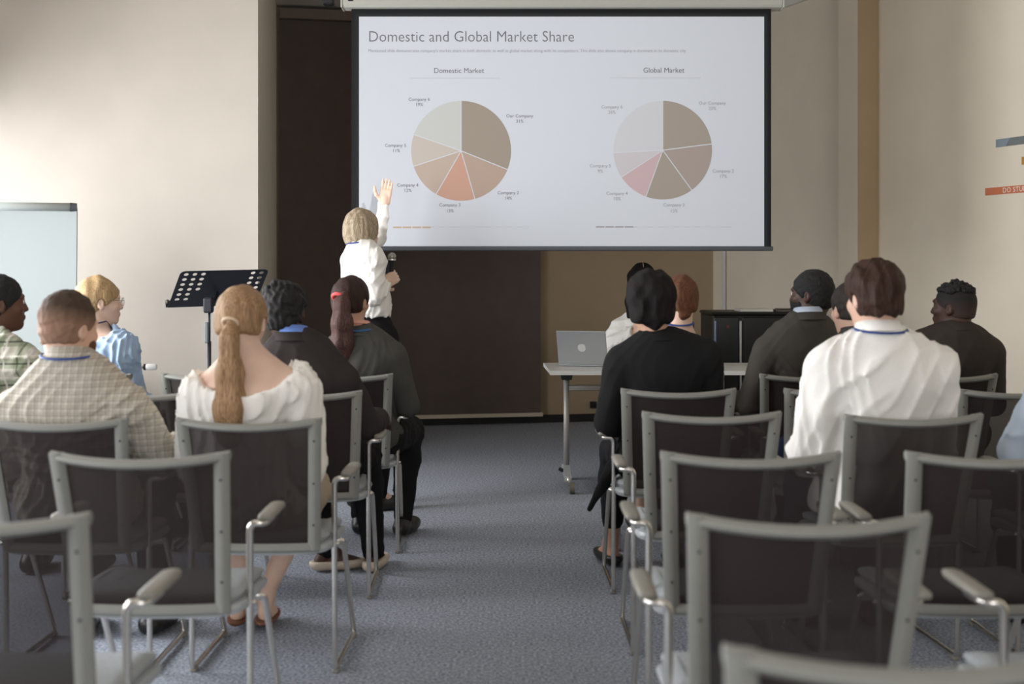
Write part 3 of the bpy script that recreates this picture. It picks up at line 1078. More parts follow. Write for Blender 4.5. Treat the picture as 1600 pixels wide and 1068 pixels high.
class Vol:
    def __init__(s, lo, hi, base, fx=(), fy=(), fz=()):
        s.ax = [axis(lo[0], hi[0], base, fx), axis(lo[1], hi[1], base, fy), axis(lo[2], hi[2], base, fz)]
        s.F = np.full([len(a) for a in s.ax], 0.5, F32)

    def _sl(s, lo, hi):
        r = []
        for a, l, h in zip(s.ax, lo, hi):
            i0 = max(0, int(np.searchsorted(a, l)) - 1)
            i1 = min(len(a), int(np.searchsorted(a, h)) + 1)
            if i1 <= i0:
                return None
            r.append(slice(i0, i1))
        return tuple(r)

    def _xyz(s, sl):
        return (s.ax[0][sl[0]][:, None, None], s.ax[1][sl[1]][None, :, None], s.ax[2][sl[2]][None, None, :])

    def put(s, prim, k=0.02, op='add'):
        fn, lo, hi = prim
        m = 0.035 + k
        if lo is None:
            sl = tuple(slice(0, len(a)) for a in s.ax)
        else:
            sl = s._sl([v - m for v in lo], [v + m for v in hi])
        if sl is None:
            return s
        f = s.F[sl]
        d = fn(*s._xyz(sl)).astype(F32)
        if op == 'add':
            h = np.clip(0.5 + 0.5 * (f - d) / k, 0, 1)
            s.F[sl] = f * (1 - h) + d * h - k * h * (1 - h)
        elif op == 'cut':
            d = -d
            h = np.clip(0.5 - 0.5 * (f - d) / k, 0, 1)
            s.F[sl] = f * (1 - h) + d * h + k * h * (1 - h)
        elif op == 'keep':
            h = np.clip(0.5 - 0.5 * (f - d) / k, 0, 1)
            s.F[sl] = f * (1 - h) + d * h + k * h * (1 - h)
        return s

    def wrinkle(s, seed, amp, freq, squash=(1, 1, 1), n=5, ridge=False):
        rg = np.random.RandomState(seed)
        msk = np.abs(s.F) < 0.03
        I = np.nonzero(msk)
        P = np.stack([s.ax[i][I[i]] for i in range(3)], 1) * np.array(squash, F32)
        d = np.zeros(len(P), F32)
        for i in range(n):
            a = rg.normal(size=3)
            a /= np.linalg.norm(a)
            b_ = rg.normal(size=3)
            b_ /= np.linalg.norm(b_)
            f = freq * (0.7 + 0.25 * i)
            ph = rg.rand(2) * 6.28
            w_ = np.sin(P @ (a * f).astype(F32) + 1.6 * np.sin(P @ (b_ * f * 0.6).astype(F32) + ph[0]) + ph[1]).astype(F32)
            if ridge:
                c_ = rg.normal(size=3)
                mk = np.clip(0.35 + np.sin(P @ (c_ * freq * 0.12).astype(F32) + ph[0]), 0, 1).astype(F32)
                d += -((1 - np.abs(w_)) ** 1.5) * mk * 1.6 / (1 + 0.3 * i)
            else:
                d += w_ / (1 + 0.35 * i)
        s.F[I] += amp * d / 2
        return s

    def mesh(s):
        Fv = s.F
        S = Fv < 0
        nx, ny, nz = Fv.shape
        cnt = np.zeros((nx - 1, ny - 1, nz - 1), np.uint8)
        for i in (0, 1):
            for j in (0, 1):
                for k in (0, 1):
                    cnt += S[i:nx - 1 + i, j:ny - 1 + j, k:nz - 1 + k]
        act = (cnt > 0) & (cnt < 8)
        ci = np.nonzero(act)
        N = len(ci[0])
        idx = np.full(act.shape, -1, np.int32)
        idx[ci] = np.arange(N)
        cor = [(i, j, k) for i in (0, 1) for j in (0, 1) for k in (0, 1)]
        val = {c: Fv[ci[0] + c[0], ci[1] + c[1], ci[2] + c[2]] for c in cor}
        acc = np.zeros((N, 3), F32)
        num = np.zeros(N, F32)
        for c in cor:
            for ax_ in range(3):
                if c[ax_] == 1:
                    continue
                c2 = list(c)
                c2[ax_] = 1
                c2 = tuple(c2)
                a, b_ = val[c], val[c2]
                cr_ = (a < 0) != (b_ < 0)
                den = np.where(cr_, a - b_, 1)
                t = np.where(cr_, a / den, 0)
                for q in range(3):
                    l0 = s.ax[q][ci[q] + c[q]]
                    if q == ax_:
                        l1 = s.ax[q][ci[q] + 1]
                        pos = l0 + (l1 - l0) * t
                    else:
                        pos = l0
                    acc[:, q] += np.where(cr_, pos, 0)
                num += cr_
        V = acc / num[:, None]
        faces = []
        for ax_ in range(3):
            sl0 = [slice(1, -1)] * 3
            sl0[ax_] = slice(0, -1)
            sl1 = [slice(1, -1)] * 3
            sl1[ax_] = slice(1, None)
            a, b_ = S[tuple(sl0)], S[tuple(sl1)]
            e = np.nonzero(a != b_)
            if not len(e[0]):
                continue
            base = [e[0] + 1, e[1] + 1, e[2] + 1]
            base[ax_] = e[ax_]
            u, v = (ax_ + 1) % 3, (ax_ + 2) % 3

            def cell(du, dv_):
                p_ = [base[0], base[1], base[2]]
                p_[u] = p_[u] - du
                p_[v] = p_[v] - dv_
                return idx[p_[0], p_[1], p_[2]]
            q = np.stack([cell(1, 1), cell(0, 1), cell(0, 0), cell(1, 0)], 1)
            fl_ = ~a[e]
            q[fl_] = q[fl_][:, ::-1]
            faces.append(q)
        Q = np.concatenate(faces)
        Q = Q[(Q >= 0).all(1)]
        return V, Q


def ell(c, r_, R=None):
    c = np.array(c, float)
    r_ = np.array(r_, float)

    def fn(X, Y, Z):
        x, y, z = X - F32(c[0]), Y - F32(c[1]), Z - F32(c[2])
        if R is not None:
            x, y, z = [F32(R[0, i]) * x + F32(R[1, i]) * y + F32(R[2, i]) * z for i in range(3)]
        a = (x / F32(r_[0])) ** 2 + (y / F32(r_[1])) ** 2 + (z / F32(r_[2])) ** 2
        b_ = (x / F32(r_[0] ** 2)) ** 2 + (y / F32(r_[1] ** 2)) ** 2 + (z / F32(r_[2] ** 2)) ** 2
        k0 = np.sqrt(a)
        return k0 * (k0 - 1) / np.sqrt(np.maximum(b_, 1e-9))
    e = r_ if R is None else np.abs(R) @ r_
    return fn, c - e, c + e


def cone(a, b_, ra, rb):
    a = np.array(a, float)
    b_ = np.array(b_, float)
    ab = b_ - a
    L = max(float(ab @ ab), 1e-9)

    def fn(X, Y, Z):
        x, y, z = X - F32(a[0]), Y - F32(a[1]), Z - F32(a[2])
        t = np.clip((x * F32(ab[0]) + y * F32(ab[1]) + z * F32(ab[2])) / F32(L), 0, 1)
        return np.sqrt((x - t * F32(ab[0])) ** 2 + (y - t * F32(ab[1])) ** 2 + (z - t * F32(ab[2])) ** 2) - (F32(ra) + F32(rb - ra) * t)
    m = max(ra, rb)
    return fn, np.minimum(a, b_) - m, np.maximum(a, b_) + m


def rbox(c, h, rnd, R=None):
    c = np.array(c, float)
    h = np.array(h, float)

    def fn(X, Y, Z):
        x, y, z = X - F32(c[0]), Y - F32(c[1]), Z - F32(c[2])
        if R is not None:
            x, y, z = [F32(R[0, i]) * x + F32(R[1, i]) * y + F32(R[2, i]) * z for i in range(3)]
        qx, qy, qz = np.abs(x) - F32(h[0] - rnd), np.abs(y) - F32(h[1] - rnd), np.abs(z) - F32(h[2] - rnd)
        return np.sqrt(np.maximum(qx, 0) ** 2 + np.maximum(qy, 0) ** 2 + np.maximum(qz, 0) ** 2) + np.minimum(np.maximum(qx, np.maximum(qy, qz)), 0) - F32(rnd)
    e = h if R is None else np.abs(R) @ h
    return fn, c - e, c + e


def half(n, p):
    """negative where (x-p).n < 0"""
    n = np.array(n, float)
    n = n / np.linalg.norm(n)
    o_ = float(n @ np.array(p, float))
    return (lambda X, Y, Z: X * F32(n[0]) + Y * F32(n[1]) + Z * F32(n[2]) - F32(o_)), None, None


def vol_obj(name, vol, m, parent, xf=None, colfn=None):
    V, Q = vol.mesh()
    V0 = V
    if xf is not None:
        R, c = xf
        V = V @ R.T.astype(F32) + np.array(c, F32)
    me = bpy.data.meshes.new(name)
    me.vertices.add(len(V))
    me.vertices.foreach_set('co', V.astype(F32).ravel())
    me.loops.add(len(Q) * 4)
    me.loops.foreach_set('vertex_index', Q.astype(np.int32).ravel())
    me.polygons.add(len(Q))
    me.polygons.foreach_set('loop_start', np.arange(0, len(Q) * 4, 4, dtype=np.int32))
    me.polygons.foreach_set('use_smooth', np.ones(len(Q), bool))
    me.update(calc_edges=True)
    me.validate()
    if colfn is not None:
        at = me.attributes.new('fade', 'FLOAT', 'POINT')
        at.data.foreach_set('value', colfn(V0).astype(F32))
    me.materials.append(m)
    o = bpy.data.objects.new(name, me)
    COL.objects.link(o)
    o.parent = parent
    return o


def fade_mat(name, c_top, c_low):
    m = mat(name, c_top, 0.8, bump=0.3, bscale=260)
    nt = m.node_tree
    at = nt.nodes.new('ShaderNodeAttribute')
    at.attribute_name = 'fade'
    nz_ = nt.nodes.new('ShaderNodeTexNoise')
    nz_.inputs['Scale'].default_value = 90
    f = nmath(nt, 'ADD', at.outputs['Fac'], nmath(nt, 'MULTIPLY', nmath(nt, 'SUBTRACT', nz_.outputs[0], 0.5), 0.5))
    mx = nt.nodes.new('ShaderNodeMix')
    mx.data_type = 'RGBA'
    nt.links.new(f, mx.inputs[0])
    mx.inputs[6].default_value = (*lin(c_low), 1)
    mx.inputs[7].default_value = (*lin(c_top), 1)
    nt.links.new(mx.outputs[2], nt.nodes['Principled BSDF'].inputs['Base Color'])
    return m


def hair_mat(name, c1, c2, rough=0.6):
    return mat(name, c1, rough, noise=0.3, nscale=11, stretch=(26, 26, 1.6), bump=0.6, bscale=14, col2=c2, spec=0.2)


def skin_mat(name, c):
    return mat(name, c, 0.5, noise=0.06, nscale=14, spec=0.35)


def cloth(name, c, noise=0.05, nscale=300, bump=0.15):
    return mat(name, c, 0.88, noise=noise, nscale=nscale, bump=bump, bscale=400, spec=0.15)


SK_DARK = skin_mat('skin_deep_brown', (74, 50, 40))
SK_DARK2 = skin_mat('skin_brown', (92, 62, 48))
SK_LIGHT = skin_mat('skin_light', (206, 168, 147))
SK_FAIR = skin_mat('skin_fair', (220, 186, 165))
SK_TAN = skin_mat('skin_tan', (190, 148, 124))
M_EYE = mat('eye_white', (225, 220, 214), 0.25)
M_IRIS = mat('eye_iris', (46, 34, 28), 0.2)
M_LIP = None
M_SHOE = mat('black_leather', (22, 21, 21), 0.35)
M_NAVY = cloth('navy_cloth', (34, 40, 62))
M_BLKC = cloth('black_cloth', (26, 25, 27))
M_CHAR = cloth('charcoal_cloth', (52, 50, 47))


def hand(v, wr, f_, n_, sd, curl=25, sc=1.0, spread=0.06, k=0.005, tc_=0.0):
    """wr wrist, f_ finger direction, n_ palm-facing direction, sd +1/-1 sign of the thumb side (f x n * sd)"""
    f_ = np.array(f_, float); f_ /= np.linalg.norm(f_)
    n_ = np.array(n_, float); n_ -= f_ * (n_ @ f_); n_ /= np.linalg.norm(n_)
    s_ = np.cross(f_, n_) * sd
    wr = np.array(wr, float)
    R = np.stack([s_, f_, n_], 1)
    v.put(rbox(wr + f_ * 0.048 * sc, (0.040 * sc, 0.052 * sc, 0.014 * sc), 0.013 * sc, R), 0.012)
    v.put(cone(wr - f_ * 0.02, wr + f_ * 0.03, 0.026 * sc, 0.024 * sc), 0.012)
    for off, L, c_ in ((0.030, 0.072, 1.0), (0.0105, 0.080, 1.0), (-0.0095, 0.074, 1.05), (-0.0285, 0.058, 1.1)):
        p = wr + f_ * 0.092 * sc + s_ * off * sc
        ang = rad(curl * 0.6 * c_)
        d0 = f_ + s_ * (off / 0.03) * spread
        rr_ = 0.0092
        for seg, fr_ in enumerate((0.45, 0.31, 0.24)):
            dd = d0 * math.cos(ang) + n_ * math.sin(ang)
            q = p + dd * L * fr_ * sc
            v.put(cone(p, q, rr_ * sc, (rr_ - 0.0009) * sc), k)
            p = q
            rr_ -= 0.0009
            ang += rad(curl * c_)
    p = wr + f_ * 0.022 * sc + s_ * 0.030 * sc
    tn = n_ * (0.25 + tc_)
    for dd, L, ra, rb in ((f_ * 0.62 + s_ * 0.72 + tn, 0.042, 0.0135, 0.0115), (f_ * 0.85 + s_ * 0.45 + tn, 0.032, 0.0115, 0.010), (f_ * 0.95 + s_ * 0.2 + tn * 1.4, 0.026, 0.010, 0.008)):
        dd = dd / np.linalg.norm(dd)
        q = p + dd * L * sc
        v.put(cone(p, q, ra * sc, rb * sc), 0.008)
        p = q


def put_head(v, c, R, sc=1.0, jaw=1.0):
    def W(p):
        return np.array(c) + R @ (np.array(p, float) * sc)

    def E(p, r_, k, op='add', R2=None):
        v.put(ell(W(p), np.array(r_) * sc, R if R2 is None else R @ R2), k, op)
    E((0, -0.012, 0.030), (0.076, 0.097, 0.090), 0.03)
    E((0, 0.030, -0.040), (0.057 * jaw, 0.066, 0.078), 0.035)
    E((0, 0.066, -0.094), (0.026 * jaw, 0.024, 0.020), 0.025)
    E((0, 0.084, 0.027), (0.050, 0.014, 0.012), 0.015)
    for s_ in (-1, 1):
        E((s_ * 0.038, 0.064, -0.022), (0.022, 0.022, 0.02), 0.02)
        E((s_ * 0.032, 0.100, 0.004), (0.017, 0.012, 0.011), 0.012, 'cut')
        E((s_ * 0.030, 0.080, 0.004), (0.013, 0.012, 0.012), 0.004)
    v.put(cone(W((0, 0.090, 0.012)), W((0, 0.105, -0.028)), 0.007 * sc, 0.0105 * sc), 0.012)
    for s_ in (-1, 1):
        E((s_ * 0.010, 0.098, -0.031), (0.008, 0.009, 0.007), 0.006)
    E((0, 0.090, -0.058), (0.024, 0.012, 0.007), 0.006)
    E((0, 0.088, -0.068), (0.020, 0.012, 0.007), 0.006)
    for s_ in (-1, 1):
        Re = rotm(yaw=s_ * -22, pitch=-8)
        E((s_ * 0.077, -0.012, -0.006), (0.009, 0.018, 0.026), 0.006, 'add', Re)
        E((s_ * 0.073, -0.004, -0.024), (0.009, 0.010, 0.014), 0.008)
        E((s_ * 0.0865, -0.006, -0.003), (0.005, 0.010, 0.017), 0.004, 'cut', Re)


class Person:
    """All coordinates local: facing +y, x to the person's right."""

    def __init__(s, label, x, y, yaw, hd, zt, zn, sw, skin, ys=-0.02, hyaw=0, hpitch=0, hroll=0, seated=True, wf=1.0, arms=None, legs=None, pelvis=None, hs=1.0, jaw=1.0, name='person', ztp=None, hands=True, fine_hands=()):
        s.root = thing(name, label, 'person', (x, y, 0), rad(yaw))
        s.yaw = rad(yaw)
        s.o = np.array([x, y])
        s.hc = np.array(hd, float)
        s.hR = rotm(hyaw, hpitch, hroll)
        s.hs, s.jaw = hs, jaw
        s.sw, s.wf = sw, wf
        s.skin = skin
        zl, zr = (zt if isinstance(zt, tuple) else (zt, zt))
        s.P = np.array(pelvis if pelvis else (0, 0.0, 0.565), float)
        s.N = np.array([s.hc[0] * 0.35, ys + 0.0, zn], float)
        s.S = {-1: np.array([-sw, ys, zl - 0.056]), 1: np.array([sw, ys, zr - 0.056])}
        arms = arms or {}
        s.El, s.Wr = {}, {}
        for sd in (-1, 1):
            e, w_ = arms.get(sd, (None, None))
            s.El[sd] = np.array(e if e is not None else (sd * (sw + 0.045), ys + 0.07, s.S[sd][2] - 0.27), float)
            s.Wr[sd] = np.array(w_ if w_ is not None else (sd * 0.10, ys + 0.30, 0.66), float)
        legs = legs or {}
        s.K, s.A, s.T = {}, {}, {}
        for sd in (-1, 1):
            k_, a_, t_ = legs.get(sd, (None, None, None))
            s.K[sd] = np.array(k_ if k_ is not None else (sd * 0.12, 0.45, 0.525), float)
            s.A[sd] = np.array(a_ if a_ is not None else (sd * 0.125, 0.43, 0.10), float)
            s.T[sd] = np.array(t_ if t_ is not None else s.A[sd] + np.array([sd * 0.03, 0.16, -0.062]), float)
        s.fh = fine_hands
        s.hands = hands
        s.handspec = {-1: None, 1: None}

    # ---- shared volumes
    def torso(s, v, g=0.0, square=0.0, belly=0.0):
        P, N = s.P, s.N
        C = P * 0.30 + N * 0.70
        B = P * 0.62 + N * 0.38
        w_ = s.sw
        mS = (s.S[-1] + s.S[1]) / 2
        v.put(ell(P + np.array([0, -0.005, 0.0]), (0.172 * s.wf + g, 0.128 + g, 0.105 + g)), 0.05)
        v.put(ell(B + np.array([0, belly * 0.5, -0.02]), (0.138 * s.wf + g, 0.108 + g + belly, 0.155 + g)), 0.06)
        v.put(ell(np.array([mS[0], C[1] * 0.5 + mS[1] * 0.5 + 0.005, C[2] - 0.01]), (w_ * 0.86 + g, 0.112 + g, 0.165 + g)), 0.06)
        v.put(ell(np.array([mS[0], mS[1] - 0.01, mS[2] - 0.01]), (w_ * 0.98 + g, 0.078 + g, 0.085 + g)), 0.06)
        for sd in (-1, 1):
            tip = s.S[sd] + np.array([-sd * 0.01, 0, square])
            v.put(cone(N + np.array([sd * 0.03, -0.012, -0.035]), tip, 0.046 + g, 0.046 + g), 0.05)

    def arm(s, v, sd, g=0.0, upto=1.0, k=0.03, fore=0.0):
        S_, E_, W_ = s.S[sd], s.El[sd], s.Wr[sd]
        v.put(cone(S_, S_ * 0.45 + E_ * 0.55, 0.054 + g, 0.045 + g), k + 0.012)
        v.put(cone(S_ * 0.45 + E_ * 0.55, E_, 0.045 + g, 0.040 + g), k)
        if upto > 0:
            We = E_ + (W_ - E_) * upto
            M_ = E_ * 0.7 + We * 0.3
            v.put(cone(E_, M_, 0.041 + g, 0.041 + g), k)
            v.put(cone(M_, We, 0.041 + g + fore, 0.029 + g + fore), k)

    def leg(s, v, sd, g=0.0, foot=True, upto=1.0):
        hip = s.P + np.array([sd * 0.09, 0.02, -0.02])
        K, A, T = s.K[sd], s.A[sd], s.T[sd]
        v.put(cone(hip, K, 0.080 + g, 0.056 + g), 0.05)
        if upto <= 0:
            return
        e = K + (A - K) * upto
        m = K * 0.68 + A * 0.32
        v.put(cone(K, m, 0.054 + g, 0.052 + g), 0.04)
        if upto > 0.4:
            v.put(cone(m, e, 0.052 + g, 0.036 - 0.002 + g), 0.04)
        if foot:
            heel = A + np.array([0, 0, -0.055])
            b_ = T - A
            b_[2] = 0
            b_ = b_ / max(1e-6, np.linalg.norm(b_))
            heel = heel - b_ * 0.03
            v.put(cone(A, heel, 0.034 + g, 0.030 + g), 0.02)
            v.put(cone(A + b_ * 0.01, T * 0.65 + A * 0.35 + np.array([0, 0, -0.02]), 0.034 + g, 0.026 + g), 0.02)
            v.put(ell((T + heel) / 2 + np.array([0, 0, -0.003]), (0.036 + g, 0.09 + g, 0.022 + g), rotm(yaw=-math.degrees(math.atan2(b_[0], b_[1])))), 0.02)
            v.put(cone(T * 0.8 + heel * 0.2, T, 0.026 + g, 0.016 + g), 0.02)

    def bounds(s, g=0.0):
        pts = [s.P - 0.2, s.P + 0.2, s.hc + 0.15, s.hc - 0.15] + [q[sd] for q in (s.S, s.El, s.Wr, s.K, s.A, s.T) for sd in (-1, 1)]
        pts = np.array(pts)
        lo, hi = pts.min(0) - 0.11, pts.max(0) + 0.11
        for sd in s.fh:
            hi = np.maximum(hi, s.Wr[sd] + 0.22)
            lo = np.minimum(lo, s.Wr[sd] - 0.22)
        lo[2] = -0.01
        return lo, hi

    def body(s, base=0.0095, fine=0.0046):
        lo, hi = s.bounds()
        hi = np.maximum(hi, s.hc + 0.14)
        fx, fy, fz = [(s.hc[0] - 0.11, s.hc[0] + 0.11, fine)], [(s.hc[1] - 0.13, s.hc[1] + 0.14, fine)], [(s.hc[2] - 0.13, s.hc[2] + 0.14, fine)]
        for sd in s.fh:
            spec = s.handspec[sd]
            c = s.Wr[sd] + np.array(spec['f']) / np.linalg.norm(spec['f']) * 0.09
            fx.append((c[0] - 0.11, c[0] + 0.11, 0.0042))
            fy.append((c[1] - 0.11, c[1] + 0.11, 0.0042))
            fz.append((c[2] - 0.11, c[2] + 0.11, 0.0042))
        v = Vol(lo, hi, base, fx, fy, fz)
        s.torso(v, -0.004)
        for sd in (-1, 1):
            s.arm(v, sd, -0.004 if True else 0)
            s.leg(v, sd, -0.004)
            hsp = s.handspec[sd]
            if hsp:
                hand(v, s.Wr[sd], hsp['f'], hsp['n'], hsp['s'], hsp.get('curl', 25), hsp.get('sc', 1.0), hsp.get('spread', 0.06), tc_=hsp.get('tc', 0.0))
            else:
                d_ = s.Wr[sd] - s.El[sd]
                d_ = d_ / np.linalg.norm(d_) + np.array([0, 0.2, -0.3])
                hand(v, s.Wr[sd], d_, (0, 0, -1), sd, 22)
        nb = s.hc + s.hR @ np.array([0, -0.030, -0.055]) * s.hs
        v.put(cone(s.N + np.array([0, -0.01, -0.02]), nb, 0.058, 0.054 * (0.9 + 0.1 * s.jaw)), 0.035)
        put_head(v, s.hc, s.hR, s.hs, s.jaw)
        o = vol_obj('body', v, s.skin, s.root)
        for sd in (-1, 1):
            c = s.hc + s.hR @ np.array([sd * 0.030, 0.0835, 0.004]) * s.hs
            e = MB().ball(c, 0.0105, 10, 8).build('eye', M_EYE, o, True)
            ci_ = s.hc + s.hR @ np.array([sd * 0.030, 0.0895, 0.004]) * s.hs
            MB().ball(ci_, 0.0058, 8, 6).build('iris', M_IRIS, e, True) if False else None
            e.data.materials.append(M_IRIS)
            fwd = s.hR @ np.array([0, 1, 0])
            for p_ in e.data.polygons:
                if (np.array(p_.center) - c) @ fwd > 0.0085:
                    p_.material_index = 1
        s.b = o
        return o

    def garment(s, name, m, g=0.014, square=0.0, sleeves=1.0, cuts=(), seed=1, amp=0.012, freq=75, base=0.0075, hem=None, belly=0.0, fore=0.004, extra=None, squash=(1, 1, 0.6), k=0.014, armg=None):
        lo, hi = s.bounds()
        v = Vol(lo, (hi[0], hi[1], max(s.N[2] + 0.12, s.Wr[-1][2] + 0.1, s.Wr[1][2] + 0.1)), base)
        s.torso(v, g, square, belly)
        for sd in (-1, 1):
            if sleeves > 0:
                ag, af = (armg or {}).get(sd, (g, fore))
                s.arm(v, sd, ag, sleeves if sleeves < 2 else 1.0, k, af)
        if extra:
            extra(v)
        zc = hem if hem is not None else s.P[2] - 0.07
        v.put(half((0, 0, -1), (0, 0, zc)), 0.015, 'keep')
        # open the sleeve ends at the wrist
        for sd in (-1, 1):
            W_, E_ = s.Wr[sd], s.El[sd]
            d_ = (W_ - E_) / np.linalg.norm(W_ - E_)
            if sleeves >= 0.8:
                v.put(ell(W_ + d_ * 0.075, (0.085, 0.085, 0.085)), 0.01, 'cut')
        for (p_, k_) in cuts:
            v.put(p_, k_, 'cut')
        if amp:
            v.wrinkle(seed, amp, freq, squash, 4, True)
        return vol_obj(name, v, m, s.root)

    def jacket(s, m, g, square, **kw):
        kw.setdefault('armg', {-1: (g - 0.004, 0.003), 1: (g - 0.004, 0.003)})
        o = s.garment('jacket', m, g, square, k=0.005, **kw)
        return o

    def trousers(s, m, g=0.012, base=0.0125, upto=1.0, name='trousers', seed=3, skirt=False):
        lo, hi = s.bounds()
        v = Vol(lo, (hi[0], hi[1], s.P[2] + 0.30), base)
        v.put(ell(s.P + np.array([0, -0.002, 0.0]), (0.172 * s.wf + g, 0.130 + g, 0.11 + g)), 0.05)
        for sd in (-1, 1):
            s.leg(v, sd, g, foot=False, upto=upto)
        if s.P[2] > 0.8:
            v.put(cone(s.P, s.P + np.array([0, -0.01, 0.15]), 0.125 * s.wf + g, 0.108 * s.wf + g), 0.04)
        if skirt:
            v.put(rbox((s.P * 0.4 + (s.K[-1] + s.K[1]) * 0.3), (0.17, 0.25, 0.07), 0.06), 0.05)
        v.wrinkle(seed, 0.010, 60, (1, 1, 1), 5, True)
        return vol_obj(name, v, m, s.root)

    def shoes(s, m, name='shoe', g=0.006, low=False):
        for sd in (-1, 1):
            A, T = s.A[sd], s.T[sd]
            lo = np.minimum(A, T) - np.array([0.09, 0.1, 0.08])
            hi = np.maximum(A, T) + np.array([0.09, 0.1, 0.06])
            v = Vol(lo, hi, 0.007)
            b_ = T - A
            b_[2] = 0
            b_ = b_ / max(1e-6, np.linalg.norm(b_))
            heel = A + np.array([0, 0, -0.055]) - b_ * 0.035
            Rf = rotm(yaw=-math.degrees(math.atan2(b_[0], b_[1])))
            v.put(cone(A + np.array([0, 0, -0.02]), heel, 0.036 + g, 0.034 + g), 0.02)
            v.put(ell((T + heel) / 2 + np.array([0, 0, -0.004]), (0.042 + g, 0.13, 0.032 + g), Rf), 0.02)
            v.put(cone((A + T) / 2 + np.array([0, 0, -0.02]), T, 0.034 + g, 0.022 + g), 0.02)
            zc = (T[2] + 0.012) if low else 99
            if low:
                v.put(half((0, 0.0, 1), (0, 0, zc)), 0.006, 'keep')
            v.put(half((0, 0, -1), (0, 0, 0.004)), 0.004, 'keep')
            vol_obj(name, v, m, s.root)

    def collar(s, m, h=0.04, r_=0.066, flare=0.012, name='collar', drop=0.03, tilt=0.0, z=0.0, fold=0.03):
        """folded shirt collar: a loop of cloth standing round the neck"""
        up = (s.hc - s.N)
        up = up / np.linalg.norm(up)
        n = 40
        rings = []
        c0 = s.N + np.array([0, -0.006, z])
        for (rr_, zz) in ((r_ - 0.006, -0.015), (r_ - 0.004, h * 0.5), (r_ - 0.003, h), (r_ + 0.004, h + 0.002), (r_ + flare, h - fold), (r_ + flare + 0.002, h - fold - 0.004), (r_ + flare * 0.6, h - fold - 0.005), (r_ + 0.002, h - 0.006)):
            ring = []
            for k in range(n):
                a = 2 * math.pi * k / n
                x, y = math.sin(a) * rr_, -math.cos(a) * rr_ * 1.02
                front = (1 + y / rr_) / 2
                ring.append(c0 + np.array([x, y, zz - drop * front ** 1.5]) + np.array([up[0], up[1], 0]) * zz)
            rings.append(ring)
        V = [p for rg in rings for p in rg]
        Fc = []
        m_ = len(rings)
        for i in range(m_ - 1):
            for k in range(n):
                l = (k + 1) % n
                Fc.append((i * n + k, i * n + l, (i + 1) * n + l, (i + 1) * n + k))
        return mesh_obj(name, V, Fc, m, s.root, True)

    def lanyard(s, m, r_=0.082, w_=0.005, z=0.01, depth=0.35, name='lanyard'):
        pts = []
        c0 = s.N + np.array([0, -0.01, z])
        for k in range(-8, 9):
            a = rad(k * 12)
            pts.append(tuple(c0 + np.array([math.sin(a) * r_, -math.cos(a) * r_, 0.012 * (1 - math.cos(a)) - 0.0])))
        y_f = 0.155
        end = (s.N[0], s.N[1] + y_f, s.N[2] - depth)
        L0 = (s.N[0] - 0.075, s.N[1] + 0.115, s.N[2] - 0.09)
        R0 = (s.N[0] + 0.075, s.N[1] + 0.115, s.N[2] - 0.09)
        path = [end, L0] + pts + [R0, end]
        return MB().tube(path, w_, 8, fillet=0.02, flat=0.4, up=(0, 0, 1)).build(name, m, s.root, True)

    # ---- hair in head space
    def hvol(s, lo=(-0.15, -0.18, -0.2), hi=(0.15, 0.14, 0.17), base=0.0042):
        return Vol(lo, hi, base)

    def cap(s, v, g=0.012, nape=-0.07, a=-0.045, slope=0.9, face=(0, 0.135, -0.04), fr=(0.082, 0.085, 0.112), ears=True, low=True):
        v.put(ell((0, -0.012, 0.030), (0.0765 + g, 0.0975 + g, 0.0905 + g)), 0.02)
        if low:
            v.put(ell((0, -0.042, -0.03), (0.060 + g, 0.058 + g, 0.062)), 0.03)
        v.put(ell(face, fr), 0.012, 'cut')
        v.put(half((0, slope, -1), (0, 0, a)), 0.012, 'keep')
        v.put(half((0, 0, -1), (0, 0, nape)), 0.012, 'keep')
        if ears:
            for sd in (-1, 1):
                v.put(ell((sd * 0.092, -0.004, -0.016), (0.026, 0.023, 0.034)), 0.006, 'cut')

    def hair_obj(s, v, m, name='hair', wr_=(3, 0.003, 90, (1, 1, 0.35)), colfn=None):
        if wr_:
            v.wrinkle(*wr_)
        return vol_obj(name, v, m, s.root, (s.hR * s.hs, s.hc), colfn)

    def Wh(s, p):
        return s.hc + s.hR @ (np.array(p, float) * s.hs)


def local_of(px, py, d, x0, y0, yaw):
    X, Y, Z = wp(px, py, d)
    a = -rad(yaw)
    dx, dy = X - x0, Y - y0
    return np.array([dx * math.cos(a) - dy * math.sin(a), dx * math.sin(a) + dy * math.cos(a), Z])


def seated(label, body_px, d_top, head_px, head_top_py, zt_py, zn_py, sw, skin, yaw=0, hyaw=0, hpitch=0, hroll=0, hoff=0.20, hair=0.012, ysoff=-0.08, hs=0.95, **kw):
    """d_top: depth of the chair's top rail; positions measured in the photo"""
    y0 = d_top + 0.255
    x0 = (body_px - 800) * (d_top + 0.15) / F
    ds = y0 + ysoff
    hcl = local_of(head_px, head_top_py, d_top + hoff, x0, y0, yaw)
    hcl[2] -= (0.120 * hs + hair)
    conv = lambda py: H - (py - HOR) * ds / F
    zt = tuple(conv(v) for v in zt_py) if isinstance(zt_py, tuple) else conv(zt_py)
    return Person(label, x0, y0, yaw, hcl, zt, conv(zn_py), sw, skin, ys=ysoff, hyaw=hyaw - yaw, hpitch=hpitch, hroll=hroll, hs=hs, **kw)


